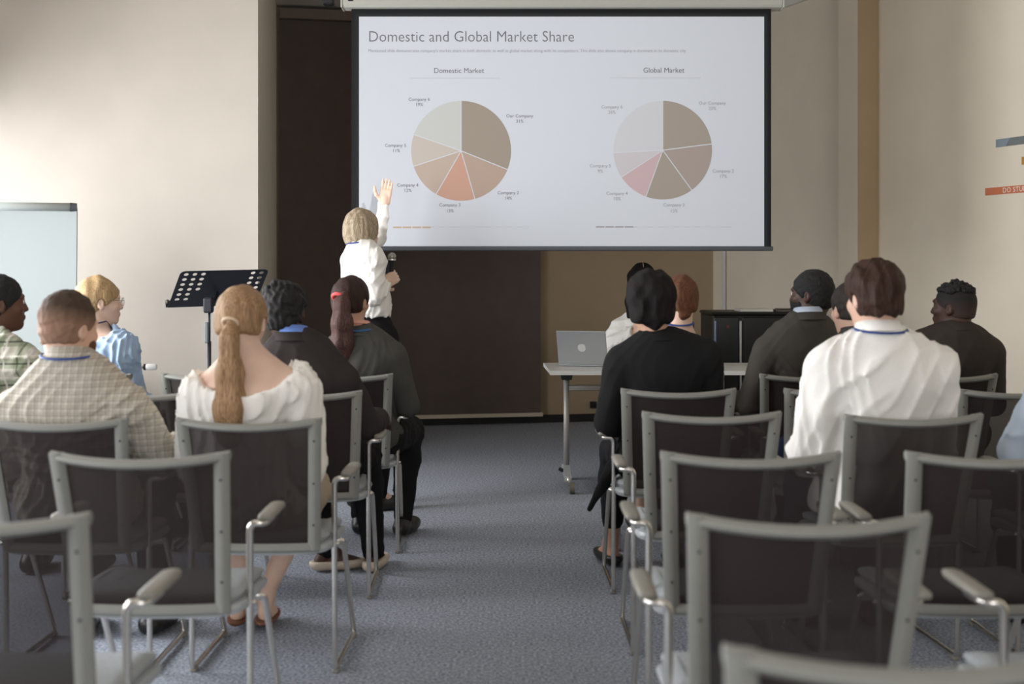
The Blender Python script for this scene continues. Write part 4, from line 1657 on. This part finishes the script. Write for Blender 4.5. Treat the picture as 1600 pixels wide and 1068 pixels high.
H_BLACK = hair_mat('hair_black', (14, 12, 12), (28, 24, 23), 0.75)
H_DKBR = hair_mat('hair_dark_brown', (36, 25, 20), (66, 46, 36))
H_CHEST = hair_mat('hair_chestnut', (32, 21, 16), (72, 49, 37))
H_AUB = hair_mat('hair_auburn', (70, 43, 30), (118, 78, 54))
H_BLOND = hair_mat('hair_blonde', (142, 112, 76), (196, 168, 126))
H_SAND = hair_mat('hair_sandy', (116, 86, 60), (182, 148, 112))
H_ASH = hair_mat('hair_ash_blonde', (120, 100, 78), (196, 180, 154))
H_BUZZ = mat('hair_cropped', (62, 48, 38), 0.8, noise=0.25, nscale=60, bump=0.4, bscale=300)
H_FADE = mat('hair_faded_sides', (150, 118, 98), 0.8, noise=0.12, nscale=60)
H_COIL = mat('hair_coiled_black', (18, 16, 16), 0.8, noise=0.4, nscale=80, bump=0.6, bscale=200)
C_WHITE = cloth('white_shirt', (240, 237, 231))
C_CREAM = cloth('white_blouse', (236, 232, 224))
C_BLUE = cloth('light_blue_cotton', (166, 189, 216))
C_PALE = cloth('pale_blue_shirt', (190, 203, 218))
C_PALEC = cloth('pale_blue_collar', (196, 208, 226))
C_BLUC = cloth('blue_collar', (110, 140, 206))
C_BLK = cloth('black_jacket', (31, 31, 32))
C_BRN = cloth('brown_black_jacket', (54, 48, 47))
C_CHA = cloth('charcoal_jacket', (76, 72, 67))
C_DRK = cloth('dark_grey_jacket', (74, 73, 69))
C_CHECK = plaid('beige_check', (196, 190, 178), [('X', 0.022, 0.45, 0, (170, 162, 148), 0.6), ('Z', 0.022, 0.45, 0, (170, 162, 148), 0.6), ('X', 0.022, 0.14, 0.004, (126, 118, 108), 0.55), ('Z', 0.022, 0.14, 0.004, (126, 118, 108), 0.55)])
C_PLAID = plaid('green_plaid', (208, 205, 192), [('Z', 0.085, 0.45, 0.02, (128, 146, 112), 0.55), ('X', 0.085, 0.42, 0.03, (134, 150, 116), 0.5), ('Z', 0.085, 0.08, 0.005, (52, 58, 50), 0.75), ('X', 0.085, 0.08, 0.02, (56, 60, 52), 0.6), ('Z', 0.085, 0.07, 0.06, (230, 226, 216), 0.8), ('X', 0.085, 0.07, 0.07, (230, 226, 216), 0.8)])
C_JEAN = cloth('blue_denim', (62, 76, 108))
C_GREYT = cloth('grey_trousers', (70, 68, 66))

# ---------- man in the green plaid shirt, left edge
p = seated('man in green plaid shirt at the left edge, face turned right', -18, 4.95, 0, 427, 545, 522, 0.165, SK_DARK2, yaw=-12, hyaw=-58, hpitch=2, hair=0.008)
p.body()
p.garment('shirt', C_PLAID, 0.016, seed=5)
p.collar(C_PLAID, h=0.03)
p.trousers(C_JEAN)
p.shoes(M_SHOE)
v = p.hvol(); p.cap(v, 0.008, nape=-0.075, fr=(0.08, 0.08, 0.10)); p.hair_obj(v, H_COIL, wr_=(2, 0.002, 200))

# ---------- man in the checked shirt
p = seated('man in beige checked shirt with shaved sides and beard', 108, 4.0, 108, 455, (618, 612), 562, 0.18, SK_LIGHT, hyaw=-28, hpitch=-4, hair=0.010, wf=1.1,
           arms={1: ((0.268, 0.02, 0.70), (0.27, 0.26, 0.705)), -1: ((-0.25, 0.03, 0.70), (-0.22, 0.27, 0.69))}, jaw=1.08)
p.body()
p.garment('shirt', C_CHECK, 0.018, seed=8, amp=0.014, freq=60, squash=(1, 1, 1.2))
p.collar(C_CHECK, h=0.035, z=0.012)
p.lanyard(M_LAN, 0.088, z=0.008)
p.trousers(M_NAVY)
p.shoes(M_SHOE)
v = p.hvol(); v.put(ell((0, -0.012, 0.042), (0.079, 0.101, 0.094)), 0.02); p.cap(v, 0.002, nape=-0.055, fr=(0.08, 0.083, 0.105))
p.hair_obj(v, fade_mat('hair_brown_fade', (62, 46, 34), (140, 108, 88)), 'hair', (4, 0.003, 160), lambda V: np.clip((V[:, 2] - 0.0 + V[:, 1] * 0.15) / 0.07, 0, 1))
v = p.hvol(); v.put(ell((0, 0.032, -0.050), (0.0655, 0.074, 0.075)), 0.02); v.put(ell((0, 0.068, -0.098), (0.032, 0.03, 0.026)), 0.02); v.put(half((0, 0, 1), (0, 0, -0.028)), 0.01, 'keep'); v.put(half((0, -1, 0.25), (0, 0.004, 0)), 0.01, 'keep'); v.put(ell((0, 0.10, -0.062), (0.026, 0.02, 0.012)), 0.005, 'cut'); p.hair_obj(v, hair_mat('beard_brown', (72, 44, 30), (110, 72, 50)), 'beard', (4, 0.002, 200))

# ---------- blonde woman in light blue
p = seated('blonde woman in light blue blouse and glasses, low bun, facing right', 152, 5.80, 156, 430, (530, 524), 512, 0.135, SK_FAIR, yaw=-18, hyaw=-62, hair=0.014, wf=0.92, hs=0.93, jaw=0.92)
p.body()
p.garment('blouse', C_BLUE, 0.016, seed=11, amp=0.014, freq=90, sleeves=0.85,
          cuts=[(ell((p.N[0], p.N[1] - 0.05, p.N[2] + 0.01), (0.12, 0.12, 0.085)), 0.015)],
          extra=lambda v: [v.put(ell(p.S[sd] + np.array([sd * 0.02, 0, -0.02]), (0.075, 0.075, 0.085)), 0.03) for sd in (-1, 1)])
p.lanyard(M_LANN, 0.068, 0.005, z=0.02)
p.trousers(M_NAVY)
p.shoes(M_SHOE)
v = p.hvol(); p.cap(v, 0.013, nape=-0.06, a=-0.03, slope=0.7, fr=(0.082, 0.08, 0.104)); v.put(ell((0, -0.095, -0.045), (0.042, 0.034, 0.034)), 0.02); p.hair_obj(v, H_BLOND, wr_=(6, 0.005, 70, (1, 1, 0.4)))
gm = mat('glasses_metal', (150, 130, 110), 0.25, metal=0.9)
gl = MB()
for sd in (-1, 1):
    ring = [tuple(p.Wh((sd * 0.034 + 0.024 * math.cos(2 * math.pi * k / 20), 0.108, 0.003 + 0.021 * math.sin(2 * math.pi * k / 20)))) for k in range(20)]
    gl.tube(ring, 0.0013, 6, closed=True)
    gl.tube([p.Wh((sd * 0.058, 0.106, 0.008)), p.Wh((sd * 0.079, 0.09, 0.008)), p.Wh((sd * 0.082, -0.005, 0.012))], 0.0013, 6)
gl.tube([p.Wh((-0.01, 0.109, 0.006)), p.Wh((0.01, 0.109, 0.006))], 0.0013, 6)
gl.build('glasses', gm, p.root, True)

# ---------- woman in the white blouse with the long ponytail
p = seated('woman in white off-shoulder blouse with long light brown ponytail', 386, 4.0, 378, 445, (588, 578), 548, 0.15, SK_FAIR, hyaw=-6, hpitch=-10, hair=0.012, wf=0.95, hs=0.94, jaw=0.92,
           arms={-1: ((-0.185, -0.02, 0.68), (-0.1, 0.22, 0.64)), 1: ((0.175, -0.02, 0.68), (0.1, 0.22, 0.64))},
           legs={1: ((0.12, 0.44, 0.52), (-0.055, 0.50, 0.13), (-0.055, 0.60, 0.03)), -1: (None, (-0.16, 0.50, 0.13), (-0.17, 0.60, 0.03))})
p.body()
p.garment('blouse', C_CREAM, 0.016, seed=14, amp=0.014, freq=110, sleeves=0.85, squash=(1, 1, 0.25),
          cuts=[(ell((p.N[0], p.N[1] - 0.06, p.N[2] + 0.02), (0.195, 0.22, 0.165)), 0.015)],
          extra=lambda v: [v.put(cone(p.S[sd] + np.array([sd * 0.02, 0, -0.03]), p.El[sd] + np.array([sd * 0.0, 0, 0.02]), 0.056, 0.066), 0.03) for sd in (-1, 1)])
p.trousers(cloth('beige_skirt', (176, 160, 140)), upto=0.0, name='skirt', skirt=True)
M_SAND = mat('tan_sandal', (120, 78, 56), 0.5)
p.shoes(M_SAND, 'sandal', 0.004, low=True)
v = p.hvol(hi=(0.15, 0.14, 0.17)); p.cap(v, 0.012, nape=-0.05, a=-0.035, slope=0.7); p.hair_obj(v, H_SAND, wr_=(16, 0.003, 90, (1, 1, 0.5)))
v = Vol((-0.12, -0.24, -0.42), (0.12, -0.02, 0.06), 0.006)
for a_, b_, ra, rb in (((0, -0.112, 0.0), (0.0, -0.14, -0.05), 0.020, 0.026), ((0.0, -0.14, -0.05), (0.0, -0.135, -0.16), 0.026, 0.040), ((0, -0.135, -0.16), (0.0, -0.13, -0.28), 0.040, 0.050), ((0.0, -0.13, -0.28), (0.0, -0.12, -0.38), 0.050, 0.040)):
    v.put(cone(a_, b_, ra, rb), 0.03)
v.wrinkle(21, 0.006, 110, (1, 1, 0.04))
# the tail hangs straight down whatever the head's tilt
o = vol_obj('ponytail', v, H_SAND, p.root, (rotm(yaw=-6) * p.hs, p.hc))
tb = [tuple(p.Wh((0.026 * math.cos(2 * math.pi * k / 16), -0.124 + 0.0226 * math.sin(2 * math.pi * k / 16), -0.016 - 0.0127 * math.sin(2 * math.pi * k / 16)))) for k in range(16)]
MB().tube(tb, 0.005, 8, closed=True).build('hair_tie', mat('tie_beige', (214, 190, 160), 0.6), p.root, True)

# ---------- person with pinned dark hair, dark jacket and blue collar
p = seated('person with pinned-up black hair, dark jacket and blue collar', 472, 4.95, 446, 437, (572, 575), 526, 0.165, SK_DARK, yaw=-4, hyaw=-6, hair=0.012, arms={1: ((0.245, 0.02, 0.70), (0.25, 0.25, 0.70))},
           legs={1: ((0.15, 0.46, 0.52), (0.185, 0.50, 0.09), (0.20, 0.64, 0.035)), -1: ((-0.10, 0.46, 0.52), (-0.02, 0.47, 0.10), (0.12, 0.53, 0.035))})
p.body()
p.jacket( C_BRN, 0.022, 0.008, seed=17, amp=0.007, freq=55)
p.collar(C_BLUC, h=0.038, r_=0.062, z=0.012, name='shirt_collar')
p.collar(C_BRN, h=0.022, r_=0.074, flare=0.018, name='jacket_collar')
p.trousers(M_BLKC)
p.shoes(mat('pale_sandal', (206, 190, 170), 0.5), 'sandal', 0.004, low=True)
v = p.hvol(); p.cap(v, 0.011, nape=-0.075, ears=True)
for c_, r_ in (((-0.062, -0.045, 0.085), 0.026), ((-0.045, -0.07, 0.07), 0.024), ((-0.02, -0.055, 0.115), 0.026), ((0.015, -0.06, 0.112), 0.022), ((-0.08, -0.02, 0.07), 0.02), ((-0.04, -0.02, 0.12), 0.022), ((0.045, -0.05, 0.10), 0.018)):
    v.put(ell(c_, (r_, r_, r_ * 0.85)), 0.012)
p.hair_obj(v, H_COIL, wr_=(9, 0.006, 140))
MB().ball(p.Wh((-0.086, -0.012, -0.052)), 0.007).build('earring', mat('earring_gold', (210, 190, 150), 0.2, metal=1.0), p.root, True)

# ---------- woman with the coral hair tie, grey jacket
p = seated('woman in dark grey jacket with brown ponytail and coral hair tie', 568, 5.80, 549, 430, (535, 540), 518, 0.145, SK_TAN, yaw=-6, hyaw=-22, hair=0.012, wf=0.95, hs=0.94, jaw=0.93,
           arms={1: ((0.200, -0.01, 0.70), (0.13, 0.22, 0.68))},
           legs={1: (None, (0.10, 0.40, 0.10), (0.13, 0.56, 0.04))})
p.body()
p.jacket( C_DRK, 0.02, 0.012, seed=19, amp=0.006, freq=55)
p.collar(mat('coral_collar', (220, 160, 140), 0.8), h=0.040, r_=0.062, z=0.016, fold=0.01, flare=0.004, name='shirt_collar')
p.collar(C_DRK, h=0.02, r_=0.074, flare=0.018, name='jacket_collar')
p.lanyard(mat('lanyard_teal', (44, 84, 126), 0.6), 0.084, 0.007, z=0.008)
p.trousers(M_BLKC)
p.shoes(M_SHOE)
v = p.hvol(); p.cap(v, 0.012, nape=-0.055, a=-0.035, slope=0.7); p.hair_obj(v, hair_mat('hair_brunette', (38, 24, 20), (62, 42, 36)), wr_=(16, 0.003, 90, (1, 1, 0.5)))
v = Vol((-0.12, -0.22, -0.36), (0.12, -0.02, 0.08), 0.006)
for a_, b_, ra, rb in (((0, -0.11, 0.035), (-0.0, -0.145, -0.01), 0.024, 0.036), ((0.0, -0.145, -0.01), (0.0, -0.145, -0.10), 0.036, 0.048), ((0, -0.145, -0.10), (0.0, -0.14, -0.20), 0.048, 0.052), ((0.0, -0.14, -0.20), (0.0, -0.13, -0.29), 0.052, 0.040)):
    v.put(cone(a_, b_, ra, rb), 0.03)
v.wrinkle(22, 0.005, 110, (1, 1, 0.04))
vol_obj('ponytail', v, hair_mat('hair_brunette_tail', (56, 36, 32), (98, 72, 66)), p.root, (rotm(yaw=-6) * p.hs, p.hc))
tb = [tuple(p.Wh((0.031 * math.cos(2 * math.pi * k / 16), -0.124 + 0.0245 * math.sin(2 * math.pi * k / 16), 0.024 - 0.019 * math.sin(2 * math.pi * k / 16)))) for k in range(16)]
MB().tube(tb, 0.0085, 8, closed=True).build('hair_tie', mat('tie_coral', (236, 84, 82), 0.6), p.root, True)

# ---------- person in the black jacket
p = seated('person in black jacket with short thick black hair', 1036, 5.05, 1017, 425, (550, 537), 526, 0.172, SK_TAN, yaw=3, hyaw=2, hair=0.022, hs=1.03,
           arms={-1: ((-0.215, -0.02, 0.705), (-0.12, 0.22, 0.68)), 1: ((0.205, -0.02, 0.70), (0.2, 0.24, 0.70))}, wf=1.0,
           legs={-1: (None, (-0.14, 0.50, 0.10), (-0.17, 0.62, 0.04))})
p.body()
p.jacket( C_BLK, 0.022, 0.012, seed=23, amp=0.006, freq=55,
          extra=lambda v: v.put(cone((-0.20, -0.02, 0.52), (-0.285, 0.08, 0.33), 0.03, 0.008), 0.03), hem=0.30)
p.collar(cloth('white_collar', (225, 225, 228)), h=0.016, r_=0.058, z=0.008, fold=0.01, name='shirt_collar')
p.collar(C_BLK, h=0.024, r_=0.072, flare=0.018, name='jacket_collar')
p.trousers(M_BLKC, upto=0.75)
p.shoes(M_SHOE, low=True)
v = p.hvol(); p.cap(v, 0.021, nape=-0.062, a=-0.04, slope=0.6, ears=True, fr=(0.088, 0.085, 0.112)); v.put(ell((0, -0.075, -0.045), (0.05, 0.03, 0.035)), 0.03); v.put(ell((0.0, -0.02, 0.06), (0.095, 0.108, 0.085)), 0.03); v.put(ell((0, 0.135, -0.04), (0.088, 0.085, 0.112)), 0.012, 'cut')
p.hair_obj(v, H_BLACK, wr_=(31, 0.008, 85, (1, 1, 0.5)))

# ---------- auburn-haired woman with bare back
p = seated('auburn-haired woman with low bun and bare shoulders behind the black jacket', 1060, 5.85, 1063, 428, (536, 536), 516, 0.122, SK_FAIR, hyaw=3, hair=0.014, wf=0.9, hs=0.92, jaw=0.92)
p.body()
p.garment('dress', C_CREAM, 0.012, seed=25, sleeves=0, hem=0.45,
          cuts=[(ell((p.N[0], p.N[1] - 0.06, p.N[2] + 0.02), (0.30, 0.25, 0.19)), 0.012)])
p.lanyard(M_LAN, 0.068, 0.006, z=0.026)
p.trousers(cloth('beige_skirt', (176, 160, 140)), upto=0.0, name='skirt', skirt=True)
p.shoes(M_SHOE, low=True)
v = p.hvol(); p.cap(v, 0.014, nape=-0.06, a=-0.04, slope=0.7, ears=True); v.put(ell((0.005, -0.085, -0.072), (0.034, 0.030, 0.026)), 0.018); p.hair_obj(v, H_AUB, wr_=(26, 0.005, 80, (1, 1, 0.4)))

# ---------- bearded man in the charcoal jacket
p = seated('bearded man in charcoal jacket looking left, short black hair', 1252, 5.80, 1268, 420, (532, 522), 496, 0.175, SK_DARK, yaw=10, hyaw=55, hair=0.007, wf=1.05,
           arms={-1: ((-0.236, -0.01, 0.70), (-0.25, 0.22, 0.70))})
p.body()
p.jacket( C_CHA, 0.022, 0.010, seed=27, amp=0.006, freq=55)
p.collar(C_PALEC, h=0.038, r_=0.064, z=0.014, name='shirt_collar', drop=0.02)
p.collar(C_CHA, h=0.028, r_=0.076, flare=0.018, name='jacket_collar')
p.trousers(M_CHAR)
p.shoes(M_SHOE)
v = p.hvol(); p.cap(v, 0.007, nape=-0.072, fr=(0.08, 0.083, 0.108)); p.hair_obj(v, H_COIL, wr_=(2, 0.002, 220))
v = p.hvol(); v.put(ell((0, 0.032, -0.050), (0.066, 0.076, 0.078)), 0.02); v.put(ell((0, 0.070, -0.100), (0.034, 0.03, 0.028)), 0.02); v.put(half((0, 0, 1), (0, 0, -0.03)), 0.01, 'keep'); v.put(half((0, -1, 0.2), (0, 0.016, 0)), 0.01, 'keep'); v.put(ell((0, 0.10, -0.062), (0.026, 0.02, 0.012)), 0.005, 'cut'); p.hair_obj(v, H_COIL, 'beard', (4, 0.002, 220))

# ---------- dark-haired man mostly hidden by the white shirt
p = seated('dark-haired man almost hidden by the white-shirted man, one ear showing', 1348, 5.05, 1331, 437, (560, 560), 520, 0.15, SK_LIGHT, yaw=6, hyaw=14, hair=0.010)
p.body()
p.garment('shirt', C_GREYT, 0.014, seed=29)
p.collar(C_GREYT, h=0.03)
p.trousers(M_NAVY)
p.shoes(M_SHOE)
v = p.hvol(); p.cap(v, 0.010, nape=-0.04, fr=(0.08, 0.083, 0.108)); p.hair_obj(v, hair_mat('hair_near_black', (30, 25, 23), (58, 50, 46)), wr_=(3, 0.003, 120))

# ---------- man in the white shirt
p = seated('man in white shirt with blue lanyard and brown hair, right foreground', 1382, 4.12, 1364, 405, (553, 552), 524, 0.182, SK_LIGHT, yaw=3, hyaw=20, hpitch=-4, hair=0.020, wf=1.12, ysoff=-0.06, jaw=1.05,
           arms={-1: ((-0.228, -0.02, 0.715), (-0.14, 0.22, 0.67)), 1: ((0.214, 0.02, 0.72), (0.14, 0.26, 0.67))})
p.body()
p.garment('shirt', C_WHITE, 0.026, 0.0, seed=33, amp=0.016, freq=42, squash=(1, 1, 0.45), fore=0.012, base=0.007)
p.collar(C_WHITE, h=0.042, r_=0.068, z=0.012, flare=0.014)
p.lanyard(M_LAN, 0.09, 0.0055, z=0.012)
p.trousers(M_NAVY)
p.shoes(M_SHOE)
v = p.hvol(); p.cap(v, 0.017, nape=-0.066, a=-0.04, slope=0.8, fr=(0.085, 0.083, 0.106)); v.put(ell((0.005, -0.015, 0.06), (0.088, 0.095, 0.075)), 0.03); v.put(half((0, 0.25, -1), (0, 0, -0.05)), 0.02, 'keep'); p.hair_obj(v, H_CHEST, wr_=(35, 0.007, 110, (1, 1, 0.5)))

# ---------- man with curly top hair
p = seated('man with curly black hair on top and dark jacket, looking left', 1494, 5.80, 1490, 441, (522, 534), 514, 0.165, SK_DARK, yaw=6, hyaw=50, hair=0.004, hpitch=3, wf=1.02,
           arms={1: ((0.222, 0.0, 0.70), (0.24, 0.22, 0.70))})
p.body()
p.jacket( cloth('umber_jacket', (62, 56, 52)), 0.022, 0.010, seed=37, amp=0.006, freq=55)
p.collar(cloth('umber_jacket', (62, 56, 52)), h=0.032, r_=0.070, flare=0.018, name='jacket_collar')
p.trousers(M_CHAR)
p.shoes(M_SHOE)
v = p.hvol(); p.cap(v, 0.003, nape=-0.05, fr=(0.08, 0.083, 0.108)); p.hair_obj(v, fade_mat('hair_black_fade', (22, 18, 17), (62, 43, 36)), 'hair_sides', None, lambda V: np.clip((V[:, 2] + 0.03) / 0.08, 0, 1))
v = p.hvol()
rg = np.random.RandomState(4)
for k in range(230):
    a = rg.rand() * 6.283
    t_ = math.sqrt(rg.rand())
    x_, y_ = 0.080 * t_ * math.cos(a), -0.010 + 0.094 * t_ * math.sin(a)
    z_ = 0.030 + 0.092 * math.sqrt(max(0.02, 1 - (x_ / 0.09) ** 2 - ((y_ + 0.012) / 0.11) ** 2))
    rr_ = 0.006 + 0.005 * rg.rand()
    v.put(ell((x_ * 0.92, y_ * 0.95, z_ - 0.004 + 0.014 * rg.rand()), (rr_, rr_, rr_)), 0.004)
p.hair_obj(v, H_COIL, 'hair', (5, 0.003, 220))

# ---------- person in pale blue, right edge
p = seated('person in pale blue shirt cut off by the right edge', 1738, 4.15, 1738, 420, (560, 560), 524, 0.175, SK_LIGHT, hair=0.012,
           arms={-1: ((-0.275, 0.0, 0.70), (-0.15, 0.24, 0.66))})
p.body()
p.garment('shirt', C_PALE, 0.022, seed=41, amp=0.014, freq=45)
p.collar(C_PALE, h=0.04)
p.trousers(M_NAVY)
p.shoes(M_SHOE)
v = p.hvol(); p.cap(v, 0.012); p.hair_obj(v, H_DKBR)

# ---------- woman facing the room from behind the table
y0 = 8.62
x0 = (1003 - 800) * y0 / F
hcl = local_of(1004, 409, 8.60, x0, y0, 180)
hcl[2] -= 0.132
p = Person('woman with long black hair and white shirt facing the room behind the table', x0, y0, 180, hcl, H - (500 - HOR) * 8.6 / F, H - (488 - HOR) * 8.6 / F, 0.145, SK_FAIR, ys=0.02, hyaw=0, hs=0.98, jaw=0.92, wf=0.95,
           arms={1: ((0.225, 0.06, 0.83), (0.07, 0.23, 0.93)), -1: ((-0.20, 0.10, 0.80), (-0.06, 0.28, 0.78))},
           legs={1: ((0.16, 0.46, 0.53), (0.285, 0.80, 0.10), (0.31, 0.93, 0.04)), -1: (None, None, None)}, fine_hands=(1,))
p.handspec[1] = {'f': (-0.3, 0.25, 0.8), 'n': (-0.6, -0.4, 0.1), 's': -1, 'curl': 55}
p.body()
p.garment('shirt', C_WHITE, 0.016, seed=45, amp=0.012, freq=80)
p.collar(C_WHITE, h=0.035, z=0.01)
p.trousers(M_NAVY)
p.shoes(M_SHOE, 'flat_shoe', 0.004, low=True)
A_ = p.A[1]
MB().tube([tuple(A_ + np.array([0.036 * math.cos(2 * math.pi * k / 12), 0.02 + 0.042 * math.sin(2 * math.pi * k / 12), -0.03 + 0.008 * math.sin(2 * math.pi * k / 12)])) for k in range(12)], 0.006, 6, closed=True).build('ankle_strap', M_SHOE, p.root, True)
v = Vol((-0.16, -0.2, -0.42), (0.16, 0.16, 0.17), 0.006)
v.put(ell((0, -0.012, 0.030), (0.090, 0.112, 0.103)), 0.02)
for sd in (-1, 1):
    v.put(cone((sd * 0.072, 0.01, 0.03), (sd * 0.085, 0.03, -0.14), 0.030, 0.034), 0.03)
    v.put(cone((sd * 0.085, 0.03, -0.14), (sd * 0.088, 0.09, -0.36), 0.034, 0.022), 0.03)
v.put(ell((0, -0.07, -0.06), (0.08, 0.05, 0.14)), 0.03)
v.put(ell((0, 0.13, -0.03), (0.062, 0.07, 0.115)), 0.01, 'cut')
v.put(ell((0, 0.04, -0.06), (0.055, 0.12, 0.075)), 0.01, 'cut')
v.wrinkle(47, 0.005, 80, (1, 1, 0.2))
vol_obj('hair', v, H_BLACK, p.root, (p.hR * p.hs, p.hc))
MB().tube([p.Wh((0, y_, 0.030 + 0.1025 * math.sqrt(1 - ((y_ + 0.012) / 0.112) ** 2))) for y_ in (0.07, 0.05, 0.03, 0.01, -0.01, -0.03)], 0.0018, 6).build('hair_parting', SK_FAIR, p.root, True)
# microphone held by her
mw = p.Wr[1] + np.array([-0.028, 0.05, 0.06])
a_ = -math.pi
def to_world(l, x0, y0, yaw):
    c, s_ = math.cos(rad(yaw)), math.sin(rad(yaw))
    return Vector((x0 + l[0] * c - l[1] * s_, y0 + l[0] * s_ + l[1] * c, l[2]))


M_GRILLE = mat('mic_grille', (150, 148, 142), 0.35, metal=0.8, noise=0.3, nscale=300)


def microphone(label, a, b_):
    """a: bottom end, b_: centre of the head"""
    r = thing('microphone', label, 'microphone', tuple(a))
    d_ = Vector(b_) - Vector(a)
    L = d_.length
    dn = d_.normalized()
    smooth_auto(MB().tube([(0, 0, 0), tuple(dn * 0.01), tuple(dn * (L - 0.03)), tuple(dn * (L - 0.018))], [0.010, 0.012, 0.014, 0.019], 14).build('handle', M_DARK, r))
    MB().ball(tuple(d_), 0.024, 16, 12).build('grille', M_GRILLE, r, True)
    MB().tube([tuple(dn * (L - 0.020)), tuple(dn * (L - 0.012))], 0.0235, 16).build('collar_ring', M_STEEL, r)
    MB().tube([tuple(dn * -0.002), tuple(dn * 0.022)], 0.0125, 14).build('end_cap', mat('mic_cap_red', (96, 36, 40), 0.5), r)
    return r


mc = to_world(mw, x0, y0, 180)
microphone('second microphone held by the woman behind the table', mc + Vector((0, 0.02, -0.11)), mc + Vector((0.0, 0.02, 0.075)))

# ---------- presenter
y0, yaw = 7.2, -58
x0 = (572 - 800) * y0 / F
L_ = lambda px, py, d: local_of(px, py, d, x0, y0, yaw)
hcl = L_(567, 323, 7.22)
hcl[2] -= 0.131
W3 = lambda X, Y, Z: (lambda a: np.array([(X - x0) * math.cos(a) - (Y - y0) * math.sin(a), (X - x0) * math.sin(a) + (Y - y0) * math.cos(a), Z]))(-rad(yaw))
p = Person('presenter with grey-blonde bob and white shirt pointing at the screen', x0, y0, yaw, hcl, (1.445, 1.445), 1.488, 0.132, SK_FAIR, ys=-0.015, hyaw=8, hpitch=6, hs=0.89, jaw=0.92, wf=0.92,
           pelvis=(0, 0.03, 0.95),
           arms={-1: (L_(590, 374, 7.47), L_(600, 318, 7.47)), 1: (L_(583, 462, 7.03), L_(598, 443, 7.13))},
           legs={-1: ((-0.09, 0.03, 0.50), (-0.095, 0.0, 0.09), (-0.11, 0.17, 0.03)), 1: ((0.09, 0.06, 0.50), (0.095, 0.03, 0.09), (0.11, 0.20, 0.03))}, fine_hands=(-1, 1))
wv = lambda x, y, z: W3(x0 + x, y0 + y, z)
p.handspec[-1] = {'f': wv(0.16, 0.12, 0.97), 'n': wv(0.1, -1.0, 0.25), 's': -1, 'curl': 8, 'spread': 0.05, 'sc': 0.86}
p.handspec[1] = {'f': wv(0.75, 0.55, 0.45), 'n': wv(-0.45, 0.9, 0.0), 's': -1, 'curl': 62, 'spread': 0.0, 'sc': 0.95, 'tc': 0.5}
p.body(base=0.011)
p.garment('shirt', C_WHITE, 0.016, seed=51, amp=0.011, freq=60, squash=(1, 1, 0.7), hem=1.08, base=0.0065, fore=0.006, armg={-1: (0.0, -0.002), 1: (0.011, 0.004)})
p.collar(C_WHITE, h=0.045, r_=0.064, flare=0.022, z=0.002, fold=0.045)
p.lanyard(M_LAN, 0.086, 0.006, z=0.0, depth=0.22)
p.trousers(M_BLKC)
p.shoes(M_SHOE)
v = p.hvol(base=0.0048); v.put(ell((0, -0.014, 0.028), (0.097, 0.118, 0.112)), 0.02); v.put(ell((0, -0.035, -0.035), (0.098, 0.095, 0.085)), 0.05)
v.put(ell((0, 0.145, -0.05), (0.078, 0.095, 0.125)), 0.012, 'cut')
v.put(half((0, 0.35, -1), (0, 0, -0.100)), 0.012, 'keep')
p.hair_obj(v, H_ASH, wr_=(53, 0.006, 110, (1, 1, 0.12)))
mb_ = Vector(wp(611, 449, 7.17))
mt_ = Vector(wp(612.5, 401, 7.17))
microphone('black microphone with silver grille held by the presenter', mb_, mt_)
